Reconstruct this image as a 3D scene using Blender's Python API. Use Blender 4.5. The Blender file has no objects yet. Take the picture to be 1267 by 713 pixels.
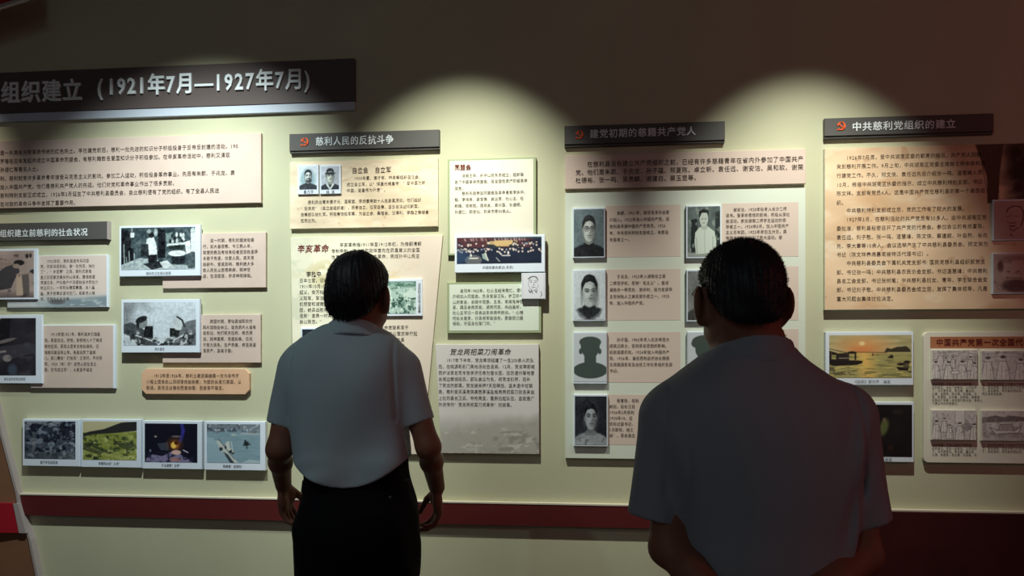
import bpy, math, random
import numpy as np
from mathutils import Vector

SC = bpy.context.scene
COL = SC.collection
PI = math.pi

# ------------------------------------------------------------------ camera, light, exposure
F_PX = 950.0                       # focal length in pixels of the 1267 x 713 frame
HORIZON = 449.0                    # row of the eye level
EYE = 1.37
YAW = math.atan(950.0 / 9384.0)
CAM = np.array([0.0, -3.151, EYE])
FWD = np.array([-math.sin(YAW), math.cos(YAW), 0.0])
RGT = np.array([math.cos(YAW), math.sin(YAW), 0.0])

cam_data = bpy.data.cameras.new('camera')
cam_data.sensor_width = 36.0
cam_data.lens = 36.0 * F_PX / 1267.0
cam_data.shift_y = (HORIZON - 356.5) / 1267.0
cam_data.clip_start = 0.05
cam = bpy.data.objects.new('camera', cam_data)
cam.location = CAM
cam.rotation_euler = (PI / 2, 0, YAW)
COL.objects.link(cam)
SC.camera = cam

SC.view_settings.view_transform = 'Standard'
SC.view_settings.look = 'None'
SC.view_settings.gamma = 1.0
SC.view_settings.use_curve_mapping = False
SC.view_settings.exposure = 0.0

world = bpy.data.worlds.new('World')
SC.world = world
world.use_nodes = True
bg = world.node_tree.nodes['Background']
bg.inputs[0].default_value = (1.0, 0.86, 0.84, 1)
bg.inputs[1].default_value = 0.062


def wall_point(px, py, t=0.0):
    """the point of the plane y = -t seen at a pixel of the photograph"""
    d = FWD * F_PX + RGT * (px - 633.5) + np.array([0, 0, 1.0]) * (HORIZON - py)
    s = (-t - CAM[1]) / d[1]
    return CAM + d * s


def spot(name, px, z, out, aim_px, aim_py, watts, cone, blend, color, radius=0.02):
    l = bpy.data.lights.new(name, 'SPOT')
    l.energy = watts; l.spot_size = math.radians(cone); l.spot_blend = blend
    l.color = color; l.shadow_soft_size = radius
    o = bpy.data.objects.new(name, l); COL.objects.link(o)
    o.location = (wall_point(px, 449)[0], -out, z)
    aim = Vector(wall_point(aim_px, aim_py)); d = aim - Vector(o.location)
    o.rotation_euler = d.to_track_quat('-Z', 'Y').to_euler()
    return o


WARM = (0.98, 1.0, 0.88)
COOL = (0.90, 1.0, 0.96)
spot('spot_lamp', 570, 3.12, 0.92, 575, 390, 200, 58, 1.0, WARM)
spot('spot_lamp', 990, 3.12, 0.92, 992, 380, 165, 54, 1.0, WARM)
spot('spot_lamp', 325, 3.12, 1.10, 235, 395, 230, 67, 1.0, COOL)
spot('spot_lamp', -95, 3.12, 0.75, -100, 260, 60, 54, 1.0, (1.0, 0.93, 0.78))
l_ = spot('spot_lamp', 300, 3.12, 2.5, 440, 480, 20, 46, 1.0, (0.80, 1.0, 0.98))
l_.rotation_euler = (Vector((-0.66, -1.05, 1.30)) - Vector(l_.location)).to_track_quat('-Z', 'Y').to_euler()
# red exhibit lamp far to the right of the room, and the dim cool room behind
for nm, loc, e, c, r in (('red_lamp', (3.2, -2.4, 2.3), 20.0, (1.0, 0.12, 0.10), 0.25),
                         ('room_lamp', (-1.2, -4.6, 2.9), 17.0, (0.70, 0.92, 1.0), 0.3)):
    l = bpy.data.lights.new(nm, 'POINT'); l.energy = e; l.color = c; l.shadow_soft_size = r
    o = bpy.data.objects.new(nm, l); o.location = loc; COL.objects.link(o)


# ------------------------------------------------------------------ helpers
def lin(c):
    c = np.asarray(c, float) / 255.0
    return np.where(c <= 0.04045, c / 12.92, ((c + 0.055) / 1.055) ** 2.4)


def mat(name, rgb, rough=0.6, spec=0.3, noise=None, bump=None, attr=False):
    """noise=(scale, amount, stretch); bump=(scale, strength, distance, stretch)"""
    m = bpy.data.materials.new(name); m.use_nodes = True
    nt = m.node_tree; b = nt.nodes['Principled BSDF']
    b.inputs['Roughness'].default_value = rough
    b.inputs['Specular IOR Level'].default_value = spec
    base = (*lin(rgb), 1)
    b.inputs['Base Color'].default_value = base
    tc = nt.nodes.new('ShaderNodeTexCoord')

    def tex(scale, stretch, detail=4):
        mp = nt.nodes.new('ShaderNodeMapping'); mp.inputs['Scale'].default_value = stretch
        nt.links.new(tc.outputs['Object'], mp.inputs[0])
        n = nt.nodes.new('ShaderNodeTexNoise'); n.inputs['Scale'].default_value = scale
        n.inputs['Detail'].default_value = detail
        nt.links.new(mp.outputs[0], n.inputs['Vector'])
        return n
    if attr:
        a = nt.nodes.new('ShaderNodeAttribute'); a.attribute_name = 'Col'
        nt.links.new(a.outputs['Color'], b.inputs['Base Color'])
    if noise:
        n = tex(noise[0], noise[2] if len(noise) > 2 else (1, 1, 1))
        r = nt.nodes.new('ShaderNodeValToRGB')
        r.color_ramp.elements[0].position = 0.3; r.color_ramp.elements[1].position = 0.7
        k = noise[1]
        r.color_ramp.elements[0].color = (*[x * (1 - k) for x in base[:3]], 1)
        r.color_ramp.elements[1].color = (*[min(1, x * (1 + k)) for x in base[:3]], 1)
        nt.links.new(n.outputs['Fac'], r.inputs[0])
        nt.links.new(r.outputs[0], b.inputs['Base Color'])
    if bump:
        n = tex(bump[0], bump[3] if len(bump) > 3 else (1, 1, 1), 6)
        bp = nt.nodes.new('ShaderNodeBump'); bp.inputs['Strength'].default_value = bump[1]
        bp.inputs['Distance'].default_value = bump[2]
        nt.links.new(n.outputs['Fac'], bp.inputs['Height'])
        nt.links.new(bp.outputs[0], b.inputs['Normal'])
    return m


M = dict(
    wall=mat('wall_paper', (192, 192, 163), 0.75, 0.2, (3, 0.04), (220, 0.16, 0.002, (0.25, 1, 1))),
    dado=mat('dado_red', (88, 31, 31), 0.5, 0.3, (6, 0.12, (0.2, 1, 1))),
    ledge=mat('ledge_lit_pale', (214, 206, 186), 0.6),
    clad=mat('cladding_dark_red', (62, 20, 22), 0.6, 0.25, (8, 0.15)),
    brown=mat('brown_wall', (128, 92, 68), 0.7, 0.2, (5, 0.08)),
    trimw=mat('edge_white', (170, 160, 158), 0.5),
    crimson=mat('crimson', (160, 26, 40), 0.5),
    floor=mat('floor_tile', (70, 58, 52), 0.35, 0.4, (2, 0.15)),
    ceil=mat('ceiling_paint', (90, 80, 74), 0.8),
    white=mat('photo_board_white', (224, 235, 248), 0.45, 0.35),
    paper=mat('paper_pink_cream', (210, 190, 178), 0.6, 0.25, (14, 0.03)),
    cream=mat('card_cream', (226, 222, 206), 0.6, 0.25, (10, 0.03)),
    pale=mat('board_pale_green', (214, 222, 208), 0.5, 0.3),
    pink=mat('card_pink', (212, 195, 183), 0.6, 0.25),
    lilac=mat('card_pale_grey', (216, 214, 214), 0.6, 0.25),
    green=mat('card_green_rim', (160, 172, 136), 0.6, 0.25),
    mint=mat('card_pale_mint', (222, 232, 218), 0.6, 0.25),
    orange=mat('plaque_orange', (226, 184, 150), 0.55, 0.3, (20, 0.04)),
    head=mat('sign_charcoal', (86, 85, 83), 0.5, 0.3, (5, 0.05)),
    title=mat('title_charcoal', (94, 84, 82), 0.5, 0.3, (4, 0.06)),
    strip=mat('title_strip', (196, 206, 220), 0.5, 0.3),
    letter=mat('sign_letter', (236, 244, 248), 0.5, 0.3),
    emblem=mat('emblem_orange', (236, 96, 42), 0.5, 0.3),
    ink=mat('ink_brown_black', (58, 46, 42), 0.7, 0.1),
    inkred=mat('ink_dark_red', (112, 48, 44), 0.7, 0.1),
    inkgrey=mat('ink_grey', (84, 84, 92), 0.7, 0.1),
    brownstrip=mat('strip_brown', (176, 116, 82), 0.6, 0.2, (12, 0.06)),
    print=mat('photo_print', (128, 128, 128), 0.4, 0.35, attr=True),
    parch=mat('printed_board', (128, 128, 128), 0.6, 0.25, attr=True),
)


def mesh_obj(name, verts, faces, m, parent=None, smooth=False, cols=None, origin=None):
    me = bpy.data.meshes.new(name)
    verts = np.asarray(verts, np.float32)
    if origin is None and parent is not None:
        origin = parent.get('_o')
    if origin is not None:
        verts = verts - np.asarray(origin, np.float32)
    if isinstance(faces, np.ndarray):
        n = len(faces); k = faces.shape[1]
        me.vertices.add(len(verts)); me.vertices.foreach_set('co', verts.ravel())
        me.loops.add(n * k); me.loops.foreach_set('vertex_index', faces.ravel().astype(np.int32))
        me.polygons.add(n)
        me.polygons.foreach_set('loop_start', np.arange(0, n * k, k, dtype=np.int32))
        me.polygons.foreach_set('loop_total', np.full(n, k, np.int32))
        me.update(calc_edges=True)
    else:
        me.from_pydata([tuple(v) for v in verts], [], faces)
        me.update()
    if smooth:
        me.polygons.foreach_set('use_smooth', np.ones(len(me.polygons), bool))
    if cols is not None:
        a = me.color_attributes.new('Col', 'FLOAT_COLOR', 'POINT')
        c4 = np.ones((len(verts), 4), np.float32); c4[:, :3] = cols
        a.data.foreach_set('color', c4.ravel())
    me.materials.append(m)
    o = bpy.data.objects.new(name, me)
    if parent is not None:
        o.parent = parent
        if origin is not None:
            o['_o'] = [float(v) for v in origin]
    COL.objects.link(o)
    return o


def thing(name, label, cat, loc, group=None):
    o = bpy.data.objects.new(name, None)
    o.empty_display_size = 0.05
    o.location = loc
    o['_o'] = [float(v) for v in loc]
    o['label'] = label; o['category'] = cat
    if group:
        o['group'] = group
    COL.objects.link(o)
    return o


def structure(name, verts, faces, m):
    o = mesh_obj(name, verts, faces, m); o['kind'] = 'structure'; return o


def prism(outline, y_front, y_back, ch=0.0012):
    """outline in (x, z), counter-clockwise seen from the room; a fine bevel runs round the front"""
    p = np.asarray(outline, float); n = len(p)
    nx, pv = np.roll(p, -1, 0), np.roll(p, 1, 0)
    e1 = p - pv; e2 = nx - p
    n1 = np.stack([-e1[:, 1], e1[:, 0]], 1); n1 /= np.linalg.norm(n1, axis=1)[:, None]
    n2 = np.stack([-e2[:, 1], e2[:, 0]], 1); n2 /= np.linalg.norm(n2, axis=1)[:, None]
    bis = n1 + n2
    bis /= np.maximum(0.3, (bis * n1).sum(1))[:, None]
    ins = p + bis * ch
    V = [(x, y_back, z) for x, z in p] + [(x, y_front + ch, z) for x, z in p] + [(x, y_front, z) for x, z in ins]
    Fc = [list(range(2 * n, 3 * n)), list(range(n - 1, -1, -1))]
    for r in (0, 1):
        for i in range(n):
            j = (i + 1) % n
            Fc.append([r * n + i, r * n + j, (r + 1) * n + j, (r + 1) * n + i])
    return V, Fc


def rect_outline(x0, x1, z0, z1, r=0.0, seg=5):
    if r <= 0:
        return [(x0, z0), (x1, z0), (x1, z1), (x0, z1)]
    out = []
    for cx, cz, a0 in ((x1 - r, z0 + r, -90), (x1 - r, z1 - r, 0), (x0 + r, z1 - r, 90), (x0 + r, z0 + r, 180)):
        for k in range(seg + 1):
            a = math.radians(a0 + 90.0 * k / seg)
            out.append((cx + r * math.cos(a), cz + r * math.sin(a)))
    return out


def box(x0, x1, y0, y1, z0, z1):
    V = [(x, y, z) for z in (z0, z1) for y in (y0, y1) for x in (x0, x1)]
    Fc = [[0, 2, 3, 1], [4, 5, 7, 6], [0, 1, 5, 4], [2, 6, 7, 3], [0, 4, 6, 2], [1, 3, 7, 5]]
    return V, Fc


def merge(*vf):
    V, Fc = [], []
    for v, f in vf:
        b = len(V); V += [tuple(q) for q in v]; Fc += [[i + b for i in q] for q in f]
    return V, Fc


def zrect(x0, yt, x1, yb, t):
    """pixel rectangle -> x0, x1, z0, z1 on the plane y = -t; yt / yb may be (left, right) pairs"""
    def zz(y):
        if isinstance(y, tuple):
            return 0.5 * (wall_point(x0, y[0], t)[2] + wall_point(x1, y[1], t)[2])
        return wall_point(0.5 * (x0 + x1), y, t)[2]
    return wall_point(x0, 449, t)[0], wall_point(x1, 449, t)[0], zz(yb), zz(yt)


# ------------------------------------------------------------------ lettering
_fc = bpy.data.curves.new('glyph', 'FONT'); _fc.resolution_u = 2
_fo = bpy.data.objects.new('glyph', _fc); COL.objects.link(_fo)
_glyphs = {}


def glyph(ch, bold=0.0, ext=0.0):
    key = (ch, bold, ext)
    if key not in _glyphs:
        _fc.offset = bold; _fc.extrude = ext; _fc.body = ch
        dg = bpy.context.evaluated_depsgraph_get(); dg.update()
        ev = _fo.evaluated_get(dg); me = ev.to_mesh()
        v = np.array([tuple(q.co) for q in me.vertices]).reshape(-1, 3)
        f = [list(p.vertices) for p in me.polygons]
        ev.to_mesh_clear()
        _glyphs[key] = (v, f)
    return _glyphs[key]


def lettering(name, lines, px0, pys, pitch, size, t, m, parent, bold=0.0, ext=0.0, shear=0.0, ref=None, vertical=False):
    """lines of writing: px0 = left pixel, pys = rows of the line centres at pixel column ref"""
    V, Fc = [], []
    for s, py in zip(lines, pys):
        n = sum(0.55 if ord(c) < 0x250 else 1.0 for c in s)
        rx = ref if ref is not None else px0 + 0.5 * pitch * n
        p = wall_point(rx, py, t); x = wall_point(px0, py, t)[0]; zc = p[2]
        k = np.dot(p - CAM, FWD) / F_PX
        adv, sz = pitch * k, size * k
        for c in s:
            w = 0.55 if ord(c) < 0x250 else 1.0
            if c not in ' \u3000':
                gv, gf = glyph(c, bold, ext)
                sx = adv * (0.95 if w == 1.0 else 0.92)
                b = len(V)
                for g in gv:
                    V.append((x + g[0] * sx + shear * (g[1] - 0.38) * sz, -t - 0.0006 - ext * sz - g[2] * sz, zc + (g[1] - 0.38) * sz))
                Fc += [[i + b for i in q] for q in gf]
            if vertical:
                zc -= adv
            else:
                x += adv * w
    return mesh_obj(name, V, Fc, m, parent)
# ------------------------------------------------------------------ printed pictures: colours laid down point by point
class Paint:
    def __init__(s, w, h, rgb, seed=0):
        s.w, s.h = w, h
        s.a = np.ones((h, w, 3)) * np.array(rgb, float)
        y, x = np.mgrid[0:h, 0:w]
        s.x = (x + .5) / w; s.y = (y + .5) / h
        s.px = 1.0 / max(w, h); s.asp = w / h
        s.r = np.random.RandomState(seed)

    def put(s, mask, rgb, op=1.0):
        m = (np.clip(mask, 0, 1) * op)[..., None]
        s.a = s.a * (1 - m) + np.array(rgb, float) * m

    def ell(s, cx, cy, rx, ry, rgb, op=1.0, soft=None, ang=0):
        dx, dy = (s.x - cx) * s.asp, s.y - cy
        c, n = math.cos(ang), math.sin(ang)
        u, v = (dx * c + dy * n) / (rx * s.asp), (-dx * n + dy * c) / ry
        d = np.sqrt(u * u + v * v)
        sf = soft if soft else 1.2 / (min(rx * s.w, ry * s.h) + .3)
        s.put((1 + sf / 2 - d) / sf, rgb, op)

    def poly(s, pts, rgb, op=1.0):
        acc = np.zeros_like(s.x)
        for ox, oy in ((-.25, -.25), (.25, -.25), (-.25, .25), (.25, .25)):
            X, Y = s.x + ox / s.w, s.y + oy / s.h
            ins = np.zeros(s.x.shape, bool)
            for i in range(len(pts)):
                (x1, y1), (x2, y2) = pts[i - 1], pts[i]
                if y1 == y2:
                    continue
                ins ^= ((Y < y1) != (Y < y2)) & (X < (x2 - x1) * (Y - y1) / (y2 - y1) + x1)
            acc += ins
        s.put(acc / 4, rgb, op)

    def line(s, pts, wd, rgb, op=1.0):
        for (x1, y1), (x2, y2) in zip(pts, pts[1:]):
            ax, ay = (s.x - x1) * s.asp, s.y - y1
            bx, by = (x2 - x1) * s.asp, y2 - y1
            tt = np.clip((ax * bx + ay * by) / (bx * bx + by * by + 1e-9), 0, 1)
            d = np.hypot(ax - tt * bx, ay - tt * by) * s.h
            s.put(wd / 2 + .5 - d, rgb, op)

    def fbm(s, fx, fy, oct=3, seed=None):
        r = s.r if seed is None else np.random.RandomState(seed)
        out = np.zeros((s.h, s.w)); amp = 1.0
        for _ in range(oct):
            gx, gy = int(fx) + 2, int(fy) + 2
            g = r.rand(gy, gx)
            u, v = s.x * (gx - 1.001), s.y * (gy - 1.001)
            i, j = u.astype(int), v.astype(int); fu, fv = u - i, v - j
            fu = fu * fu * (3 - 2 * fu); fv = fv * fv * (3 - 2 * fv)
            out += amp * ((g[j, i] * (1 - fu) + g[j, i + 1] * fu) * (1 - fv) + (g[j + 1, i] * (1 - fu) + g[j + 1, i + 1] * fu) * fv - .5)
            amp *= .6; fx *= 2; fy *= 2
        return out

    def grain(s, amt, fx, fy, oct=3):
        s.a = s.a + (s.fbm(fx, fy, oct) * amt)[..., None]

    def patches(s, fx, fy, thr, rgb, op=1.0, region=None, soft=.12):
        m = np.clip((s.fbm(fx, fy) - thr) / soft, 0, 1)
        if region is not None:
            m = m * region
        s.put(m, rgb, op)

    def band(s, y0, y1, soft=.03):
        return np.clip((s.y - y0) / soft, 0, 1) * np.clip((y1 - s.y) / soft, 0, 1)

    def person(s, x, y, h, coat, skin=(190, 196, 196), hair=(30, 32, 36)):
        """a small standing figure, feet at y"""
        s.poly([(x - .13 * h, y), (x - .10 * h, y - .5 * h), (x - .14 * h, y - .78 * h), (x + .14 * h, y - .78 * h), (x + .1 * h, y - .5 * h), (x + .13 * h, y)], coat)
        s.ell(x, y - .88 * h, .075 * h, .10 * h, skin)
        s.ell(x, y - .94 * h, .08 * h, .06 * h, hair)


def portrait(w, h, bgc, skin, hair, coat, seed=1, oval=False, hat=False, glasses=False, collar=None, beard=False, fade=False, cy=.42, sc=1.0, turn=.25):
    """a printed portrait: soft tones, turn = how far the face looks to one side"""
    p = Paint(w, h, bgc, seed)
    bgc, skin, hair, coat = (np.array(q, float) for q in (bgc, skin, hair, coat))
    p.grain(26, 2, 3)
    p.put(np.clip(p.x * .9 - .2 + .3 * p.y, 0, 1), bgc * .72, .6)
    if oval or fade:
        p.a[:] = np.array((212, 222, 230)); p.grain(8, 4, 4)
    if oval:
        p.ell(.5, .55, .42, .44, bgc, .9, .35)
    sx, sy, t = .185 * sc, .235 * sc, turn * .08
    # shoulders and coat with folds
    p.ell(.5, 1.10, .66 * sc, .37, coat, 1, .10); p.ell(.30, 1.02, .22, .20, coat * 1.25 + 6, .5, .9)
    p.patches(8, 6, .1, coat * .6, .6, np.clip((p.y - .78) / .1, 0, 1) * np.clip((.5 - np.abs(p.x - .5)) / .1, 0, 1))
    # neck, darkened, with the chin's shadow painted in
    p.poly([(.5 - sx * .68, .78), (.5 + sx * .68, .78), (.5 + sx * .62, .54), (.5 - sx * .62, .54)], skin * .70); p.ell(.5 + t * .3, cy + sy * .98, sx * .62, .045, skin * .48, .7, .9)
    if collar is not None:
        p.poly([(.34, .70), (.5, .93), (.66, .70), (.72, .79), (.53, 1.0), (.47, 1.0), (.28, .79)], collar)
    else:
        p.poly([(.5 - sx * .85, .70), (.5, .755), (.5 + sx * .85, .70), (.5 + sx * .95, .80), (.5 - sx * .95, .80)], coat * .8)
    for k in (-1, 1):
        p.ell(.5 + k * (sx + .004), cy + .035, .028, .052, skin * (.80 if k < 0 else .55), 1, .5)
    # hair mass, head, modelled tones
    p.ell(.5, cy - .085 * sc, sx * 1.10, sy * .80, hair, 1, .16)
    p.ell(.5, cy + .012, sx, sy, skin, 1, .10); p.ell(.5 + t * .2, cy + .12, sx * .78, sy * .62, skin, 1, .2)
    p.ell(.5 - sx * .30 + t, cy - .085, sx * .55, .055, skin * 1.12, .6, .9)
    p.ell(.5 + sx * .86, cy + .04, sx * .42, sy * .95, skin * .50, .62, .9); p.ell(.5 - sx * 1.02, cy + .06, sx * .2, sy * .8, skin * .62, .5, .9)
    p.ell(.5 + sx * .45, cy + .14, sx * .4, .08, skin * .66, .5, .9); p.ell(.5 - sx * .42 + t, cy + .075, sx * .30, .05, skin * 1.10, .6, .9)
    # hairline
    e = .012
    p.poly([(.5 - sx - e, cy + .01), (.5 - sx * 1.12, cy - .13 * sc), (.5 - sx * .6, cy - .255 * sc), (.5, cy - .285 * sc), (.5 + sx * .7, cy - .25 * sc), (.5 + sx * 1.12, cy - .12 * sc), (.5 + sx + e, cy + .01),
            (.5 + sx * .90, cy - .07 * sc), (.5 + sx * .62, cy - .135 * sc), (.5 + sx * .1, cy - .165 * sc), (.5 - sx * .55, cy - .14 * sc), (.5 - sx * .88, cy - .06 * sc)], hair)
    p.ell(.5 - sx * .35, cy - .225 * sc, sx * .4, .03, hair + 34, .6, .9)
    dk = hair * .7 + 6
    for k in (-1, 1):
        ex = .5 + k * sx * .46 + t
        p.ell(ex, cy - .022, sx * .34, .034, skin * .55, .65, .9)
        p.line([(ex - .055 * sc, cy - .045 + .006 * k), (ex, cy - .060), (ex + .055 * sc, cy - .045 - .006 * k)], 1.6, dk, .85)
        p.ell(ex, cy - .008, .038 * sc, .0125, dk, .9, .7); p.ell(ex - .016, cy - .012, .010, .006, skin * 1.1, .6)
        p.ell(ex, cy + .022, .035, .010, skin * .7, .5, .9)
        if glasses:
            aa = np.linspace(0, 2 * PI, 19)
            p.line([(ex + .078 * math.cos(q), cy - .002 + .050 * math.sin(q)) for q in aa], .9, (44, 46, 52), .75)
    if glasses:
        p.line([(.5 + t - .03, cy - .01), (.5 + t + .03, cy - .01)], .9, (44, 46, 52), .8)
    p.poly([(.5 + t * 1.3 + .004, cy - .02), (.5 + t * 1.6 + .038, cy + .075), (.5 + t * 1.6 + .002, cy + .088)], skin * .62, .75); p.line([(.5 + t * 1.5 - .024, cy + .083), (.5 + t * 1.5 + .034, cy + .083)], 1.3, skin * .42, .8)
    p.ell(.5 + t * 1.4 - .008, cy + .04, .011, .05, skin * 1.16, .6, .9)
    p.line([(.5 + t * 1.2 - .058 * sc, cy + .142), (.5 + t * 1.2, cy + .136), (.5 + t * 1.2 + .058 * sc, cy + .143)], 1.5, skin * .36, .85); p.ell(.5 + t * 1.2, cy + .158, .042, .011, skin * .66, .7, .9); p.ell(.5 + t, cy + .188, .05, .012, skin * .66, .6, .9)
    if beard:
        p.ell(.54, cy + .20, .17, .085, hair, .85, .5); p.line([(.42, cy + .115), (.62, cy + .115)], 2.0, hair); p.ell(.49, cy + .155, .06, .022, skin)
    if hat:
        p.ell(.5, cy - .20, .21, .14, hair, 1, .1); p.ell(.5, cy - .115, .30, .05, hair, 1, .2); p.line([(.40, cy - .175), (.6, cy - .185)], 1.8, (180, 190, 190)); p.ell(.29, cy - .05, .06, .09, (100, 110, 108), .6, .6)
    if fade:
        m = np.clip((np.hypot((p.x - .5) / .5, (p.y - .52) / .52) - .80) / .22 + .5 * p.fbm(5, 7), 0, 1); p.put(m, (212, 222, 230))
    p.grain(20, w / 3, h / 3, 2)
    return p


def silhouette(w, h, left=False):
    p = Paint(w, h, (208, 216, 224), 3)
    c = (72, 84, 80)
    if not left:
        p.ell(.50, .18, .33, .115, c); p.ell(.5, .31, .27, .20, c); p.poly([(.2, .16), (.8, .16), (.78, .33), (.22, .33)], c)
        p.ell(.21, .37, .05, .06, c); p.ell(.79, .37, .05, .06, c)
        p.poly([(.32, .42), (.68, .42), (.68, .62), (.32, .62)], c)
        p.ell(.5, .76, .52, .17, c); p.poly([(.3, .60), (.7, .60), (.9, .70), (.1, .70)], c)
    else:
        p.ell(.52, .18, .40, .13, c); p.ell(.46, .22, .36, .12, c); p.ell(.56, .34, .34, .22, c)
        p.ell(.30, .62, .13, .10, c); p.poly([(.42, .5), (.75, .4), (.8, .62), (.5, .62)], c)
        p.ell(.55, .86, .58, .22, c)
    return p


def pic_clinic(w, h):
    p = Paint(w, h, (62, 78, 84), 11); p.grain(26, 9, 7)
    p.poly([(0, .05), (.13, .08), (.14, .95), (0, .95)], (26, 28, 34)); p.poly([(.10, .45), (.17, .5), (.17, .85), (.10, .85)], (24, 26, 32))
    p.poly([(0, .88), (.25, .72), (.45, .74), (.62, .88), (1, .9), (1, 1), (0, 1)], (168, 182, 186)); p.grain(20, 14, 10)
    p.poly([(.13, .12), (.18, .12), (.18, .23), (.13, .23)], (214, 224, 228)); p.line([(.15, 0), (.15, .12)], 1, (190, 200, 204))
    for x_, a_, b_ in ((.04, .4, .98), (.075, .7, .99), (.11, .55, .97), (.18, .6, .96)):
        p.line([(x_, a_), (x_ + .01, b_)], 2, (150, 164, 168))
    p.poly([(.27, .40), (.39, .40), (.39, .68), (.27, .68)], (38, 46, 52))
    p.poly([(.50, .05), (.60, .05), (.60, .72), (.50, .72)], (20, 24, 30))
    p.poly([(.36, .66), (.48, .62), (.49, .88), (.38, .92)], (22, 24, 30))
    p.poly([(.35, .27), (.44, .22), (.48, .42), (.49, .64), (.38, .65), (.37, .40), (.34, .38)], (226, 234, 238))
    p.ell(.41, .18, .04, .07, (34, 36, 40)); p.ell(.38, .10, .03, .05, (150, 162, 164)); p.ell(.47, .12, .025, .10, (160, 172, 176))
    p.poly([(.60, .16), (.70, .12), (.70, .40), (.62, .42)], (120, 140, 140))
    for k in range(16):
        p.ell(.66 + .2 * p.r.rand(), .18 + .16 * p.r.rand(), .016, .03 + .03 * p.r.rand(), (206, 216, 216) if k % 3 else (30, 36, 40))
    p.poly([(.62, .40), (.86, .36), (.86, .42), (.62, .46)], (206, 216, 218)); p.poly([(.64, .44), (.85, .42), (.85, .52), (.66, .52)], (34, 46, 44))
    p.ell(.76, .62, .12, .07, (226, 234, 236)); p.poly([(.68, .70), (.86, .68), (.86, .86), (.70, .88)], (30, 36, 42))
    p.poly([(.86, .36), (.93, .32), (.94, .6), (.88, .64)], (224, 232, 236)); p.poly([(.94, .14), (1, .12), (1, .6), (.94, .58)], (222, 230, 236))
    p.ell(.965, .09, .03, .07, (196, 206, 208)); p.poly([(.88, .64), (1, .60), (1, .96), (.90, .98)], (74, 88, 92))
    p.poly([(.30, .86), (.55, .78), (.66, .9), (.42, 1)], (36, 42, 46)); p.poly([(.52, .82), (.62, .78), (.70, .90), (.58, .98)], (210, 220, 222))
    p.grain(44, w / 4, h / 4, 2)
    return p


def pic_smokers(w, h):
    p = Paint(w, h, (206, 218, 228), 12)
    p.put(np.clip((.5 - p.x - .5 * p.y + .28 * p.fbm(4, 3)) / .5, 0, 1), (96, 100, 104), .8)
    g = (74, 80, 86)
    p.poly([(0, .52), (.10, .46), (.22, .55), (.40, .78), (.48, 1), (0, 1)], g); p.poly([(0, .72), (.12, .8), (.2, 1), (0, 1)], (190, 200, 208))
    p.poly([(.68, 1), (.76, .66), (.86, .46), (1, .40), (1, 1)], (110, 116, 122))
    p.poly([(.30, .55), (.41, .55), (.41, .82), (.28, .80)], (26, 28, 32)); p.poly([(.64, .60), (.78, .60), (.76, .80), (.64, .80)], (30, 36, 36))
    p.ell(.26, .47, .075, .13, (132, 140, 144), ang=.3); p.ell(.25, .40, .085, .07, (34, 36, 40), ang=-.4); p.ell(.20, .52, .02, .09, (36, 38, 42))
    p.ell(.75, .46, .07, .13, (196, 204, 208), ang=-.3); p.line([(.74, .34), (.81, .42), (.84, .56)], 3.5, (40, 42, 48)); p.ell(.755, .60, .05, .05, (206, 214, 218))
    p.line([(.17, .76), (.45, .92)], 2.4, (216, 222, 226)); p.line([(.62, .92), (.86, .74)], 3, (206, 212, 216))
    for k in range(26):
        p.ell(.4 + .28 * p.r.rand(), .80 + .2 * p.r.rand(), .02 + .02 * p.r.rand(), .03, ((40, 44, 48), (200, 208, 212), (110, 118, 124))[k % 3])
    msk = np.clip((p.y - .62) / .1, 0, 1) * np.clip((np.abs(p.x - .5) - .15) / .1, 0, 1)
    p.patches(14, 9, .12, (36, 38, 42), .8, msk); p.patches(14, 9, .2, (214, 220, 224), .8, msk); p.grain(30, w / 4, h / 4, 2)
    return p


def pic_porter(w, h):
    p = Paint(w, h, (168, 150, 144), 13); p.grain(24, 5, 5)
    p.put(np.clip((p.y - .85) / .15, 0, 1), (92, 80, 80), .8)
    p.poly([(.50, .78), (.56, .5), (.68, .34), (.80, .28), (.84, .44), (.78, .62), (.74, .8), (.55, .86)], (70, 68, 72))
    p.ell(.83, .26, .06, .06, (36, 34, 38)); p.ell(.80, .33, .04, .05, (160, 140, 130))
    p.poly([(.80, .50), (.86, .48), (.88, .95), (.80, .95)], (190, 168, 150)); p.poly([(.86, .52), (.94, .5), (.95, .98), (.88, .98)], (100, 92, 92))
    p.ell(.92, .12, .02, .05, (60, 50, 52)); p.ell(.96, .11, .015, .05, (70, 56, 56)); p.ell(1.0, .45, .05, .05, (56, 52, 56))
    p.line([(.8, .52), (.97, .48)], 2, (150, 130, 120)); p.patches(9, 9, .28, (60, 54, 58), .6)
    p.poly([(.1, .9), (.2, .4), (.35, .38), (.42, .9)], (120, 108, 108)); p.ell(.28, .32, .06, .08, (60, 54, 58))
    return p


def pic_darkroom(w, h):
    p = Paint(w, h, (44, 42, 50), 14); p.grain(18, 5, 6)
    p.poly([(.35, 0), (.62, 0), (.55, .25), (.50, .28), (.44, .48), (.35, .5)], (132, 124, 130))
    p.poly([(.62, 0), (.72, 0), (.70, .42), (.6, .5), (.52, .3), (.56, .12)], (26, 26, 32))
    p.poly([(.44, .30), (.56, .42), (.52, .52), (.42, .5)], (128, 112, 110)); p.ell(.66, .40, .12, .03, (116, 108, 110), ang=-.25)
    p.poly([(.50, .52), (.9, .44), (1, .6), (.7, .72), (.5, .66)], (62, 60, 70)); p.ell(.68, .70, .05, .06, (140, 130, 134)); p.ell(.74, .90, .05, .10, (70, 84, 104), .8, .6)
    p.line([(.56, .60), (.66, .58)], 3, (150, 140, 140)); p.patches(6, 6, .3, (80, 80, 90), .5)
    return p


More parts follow.
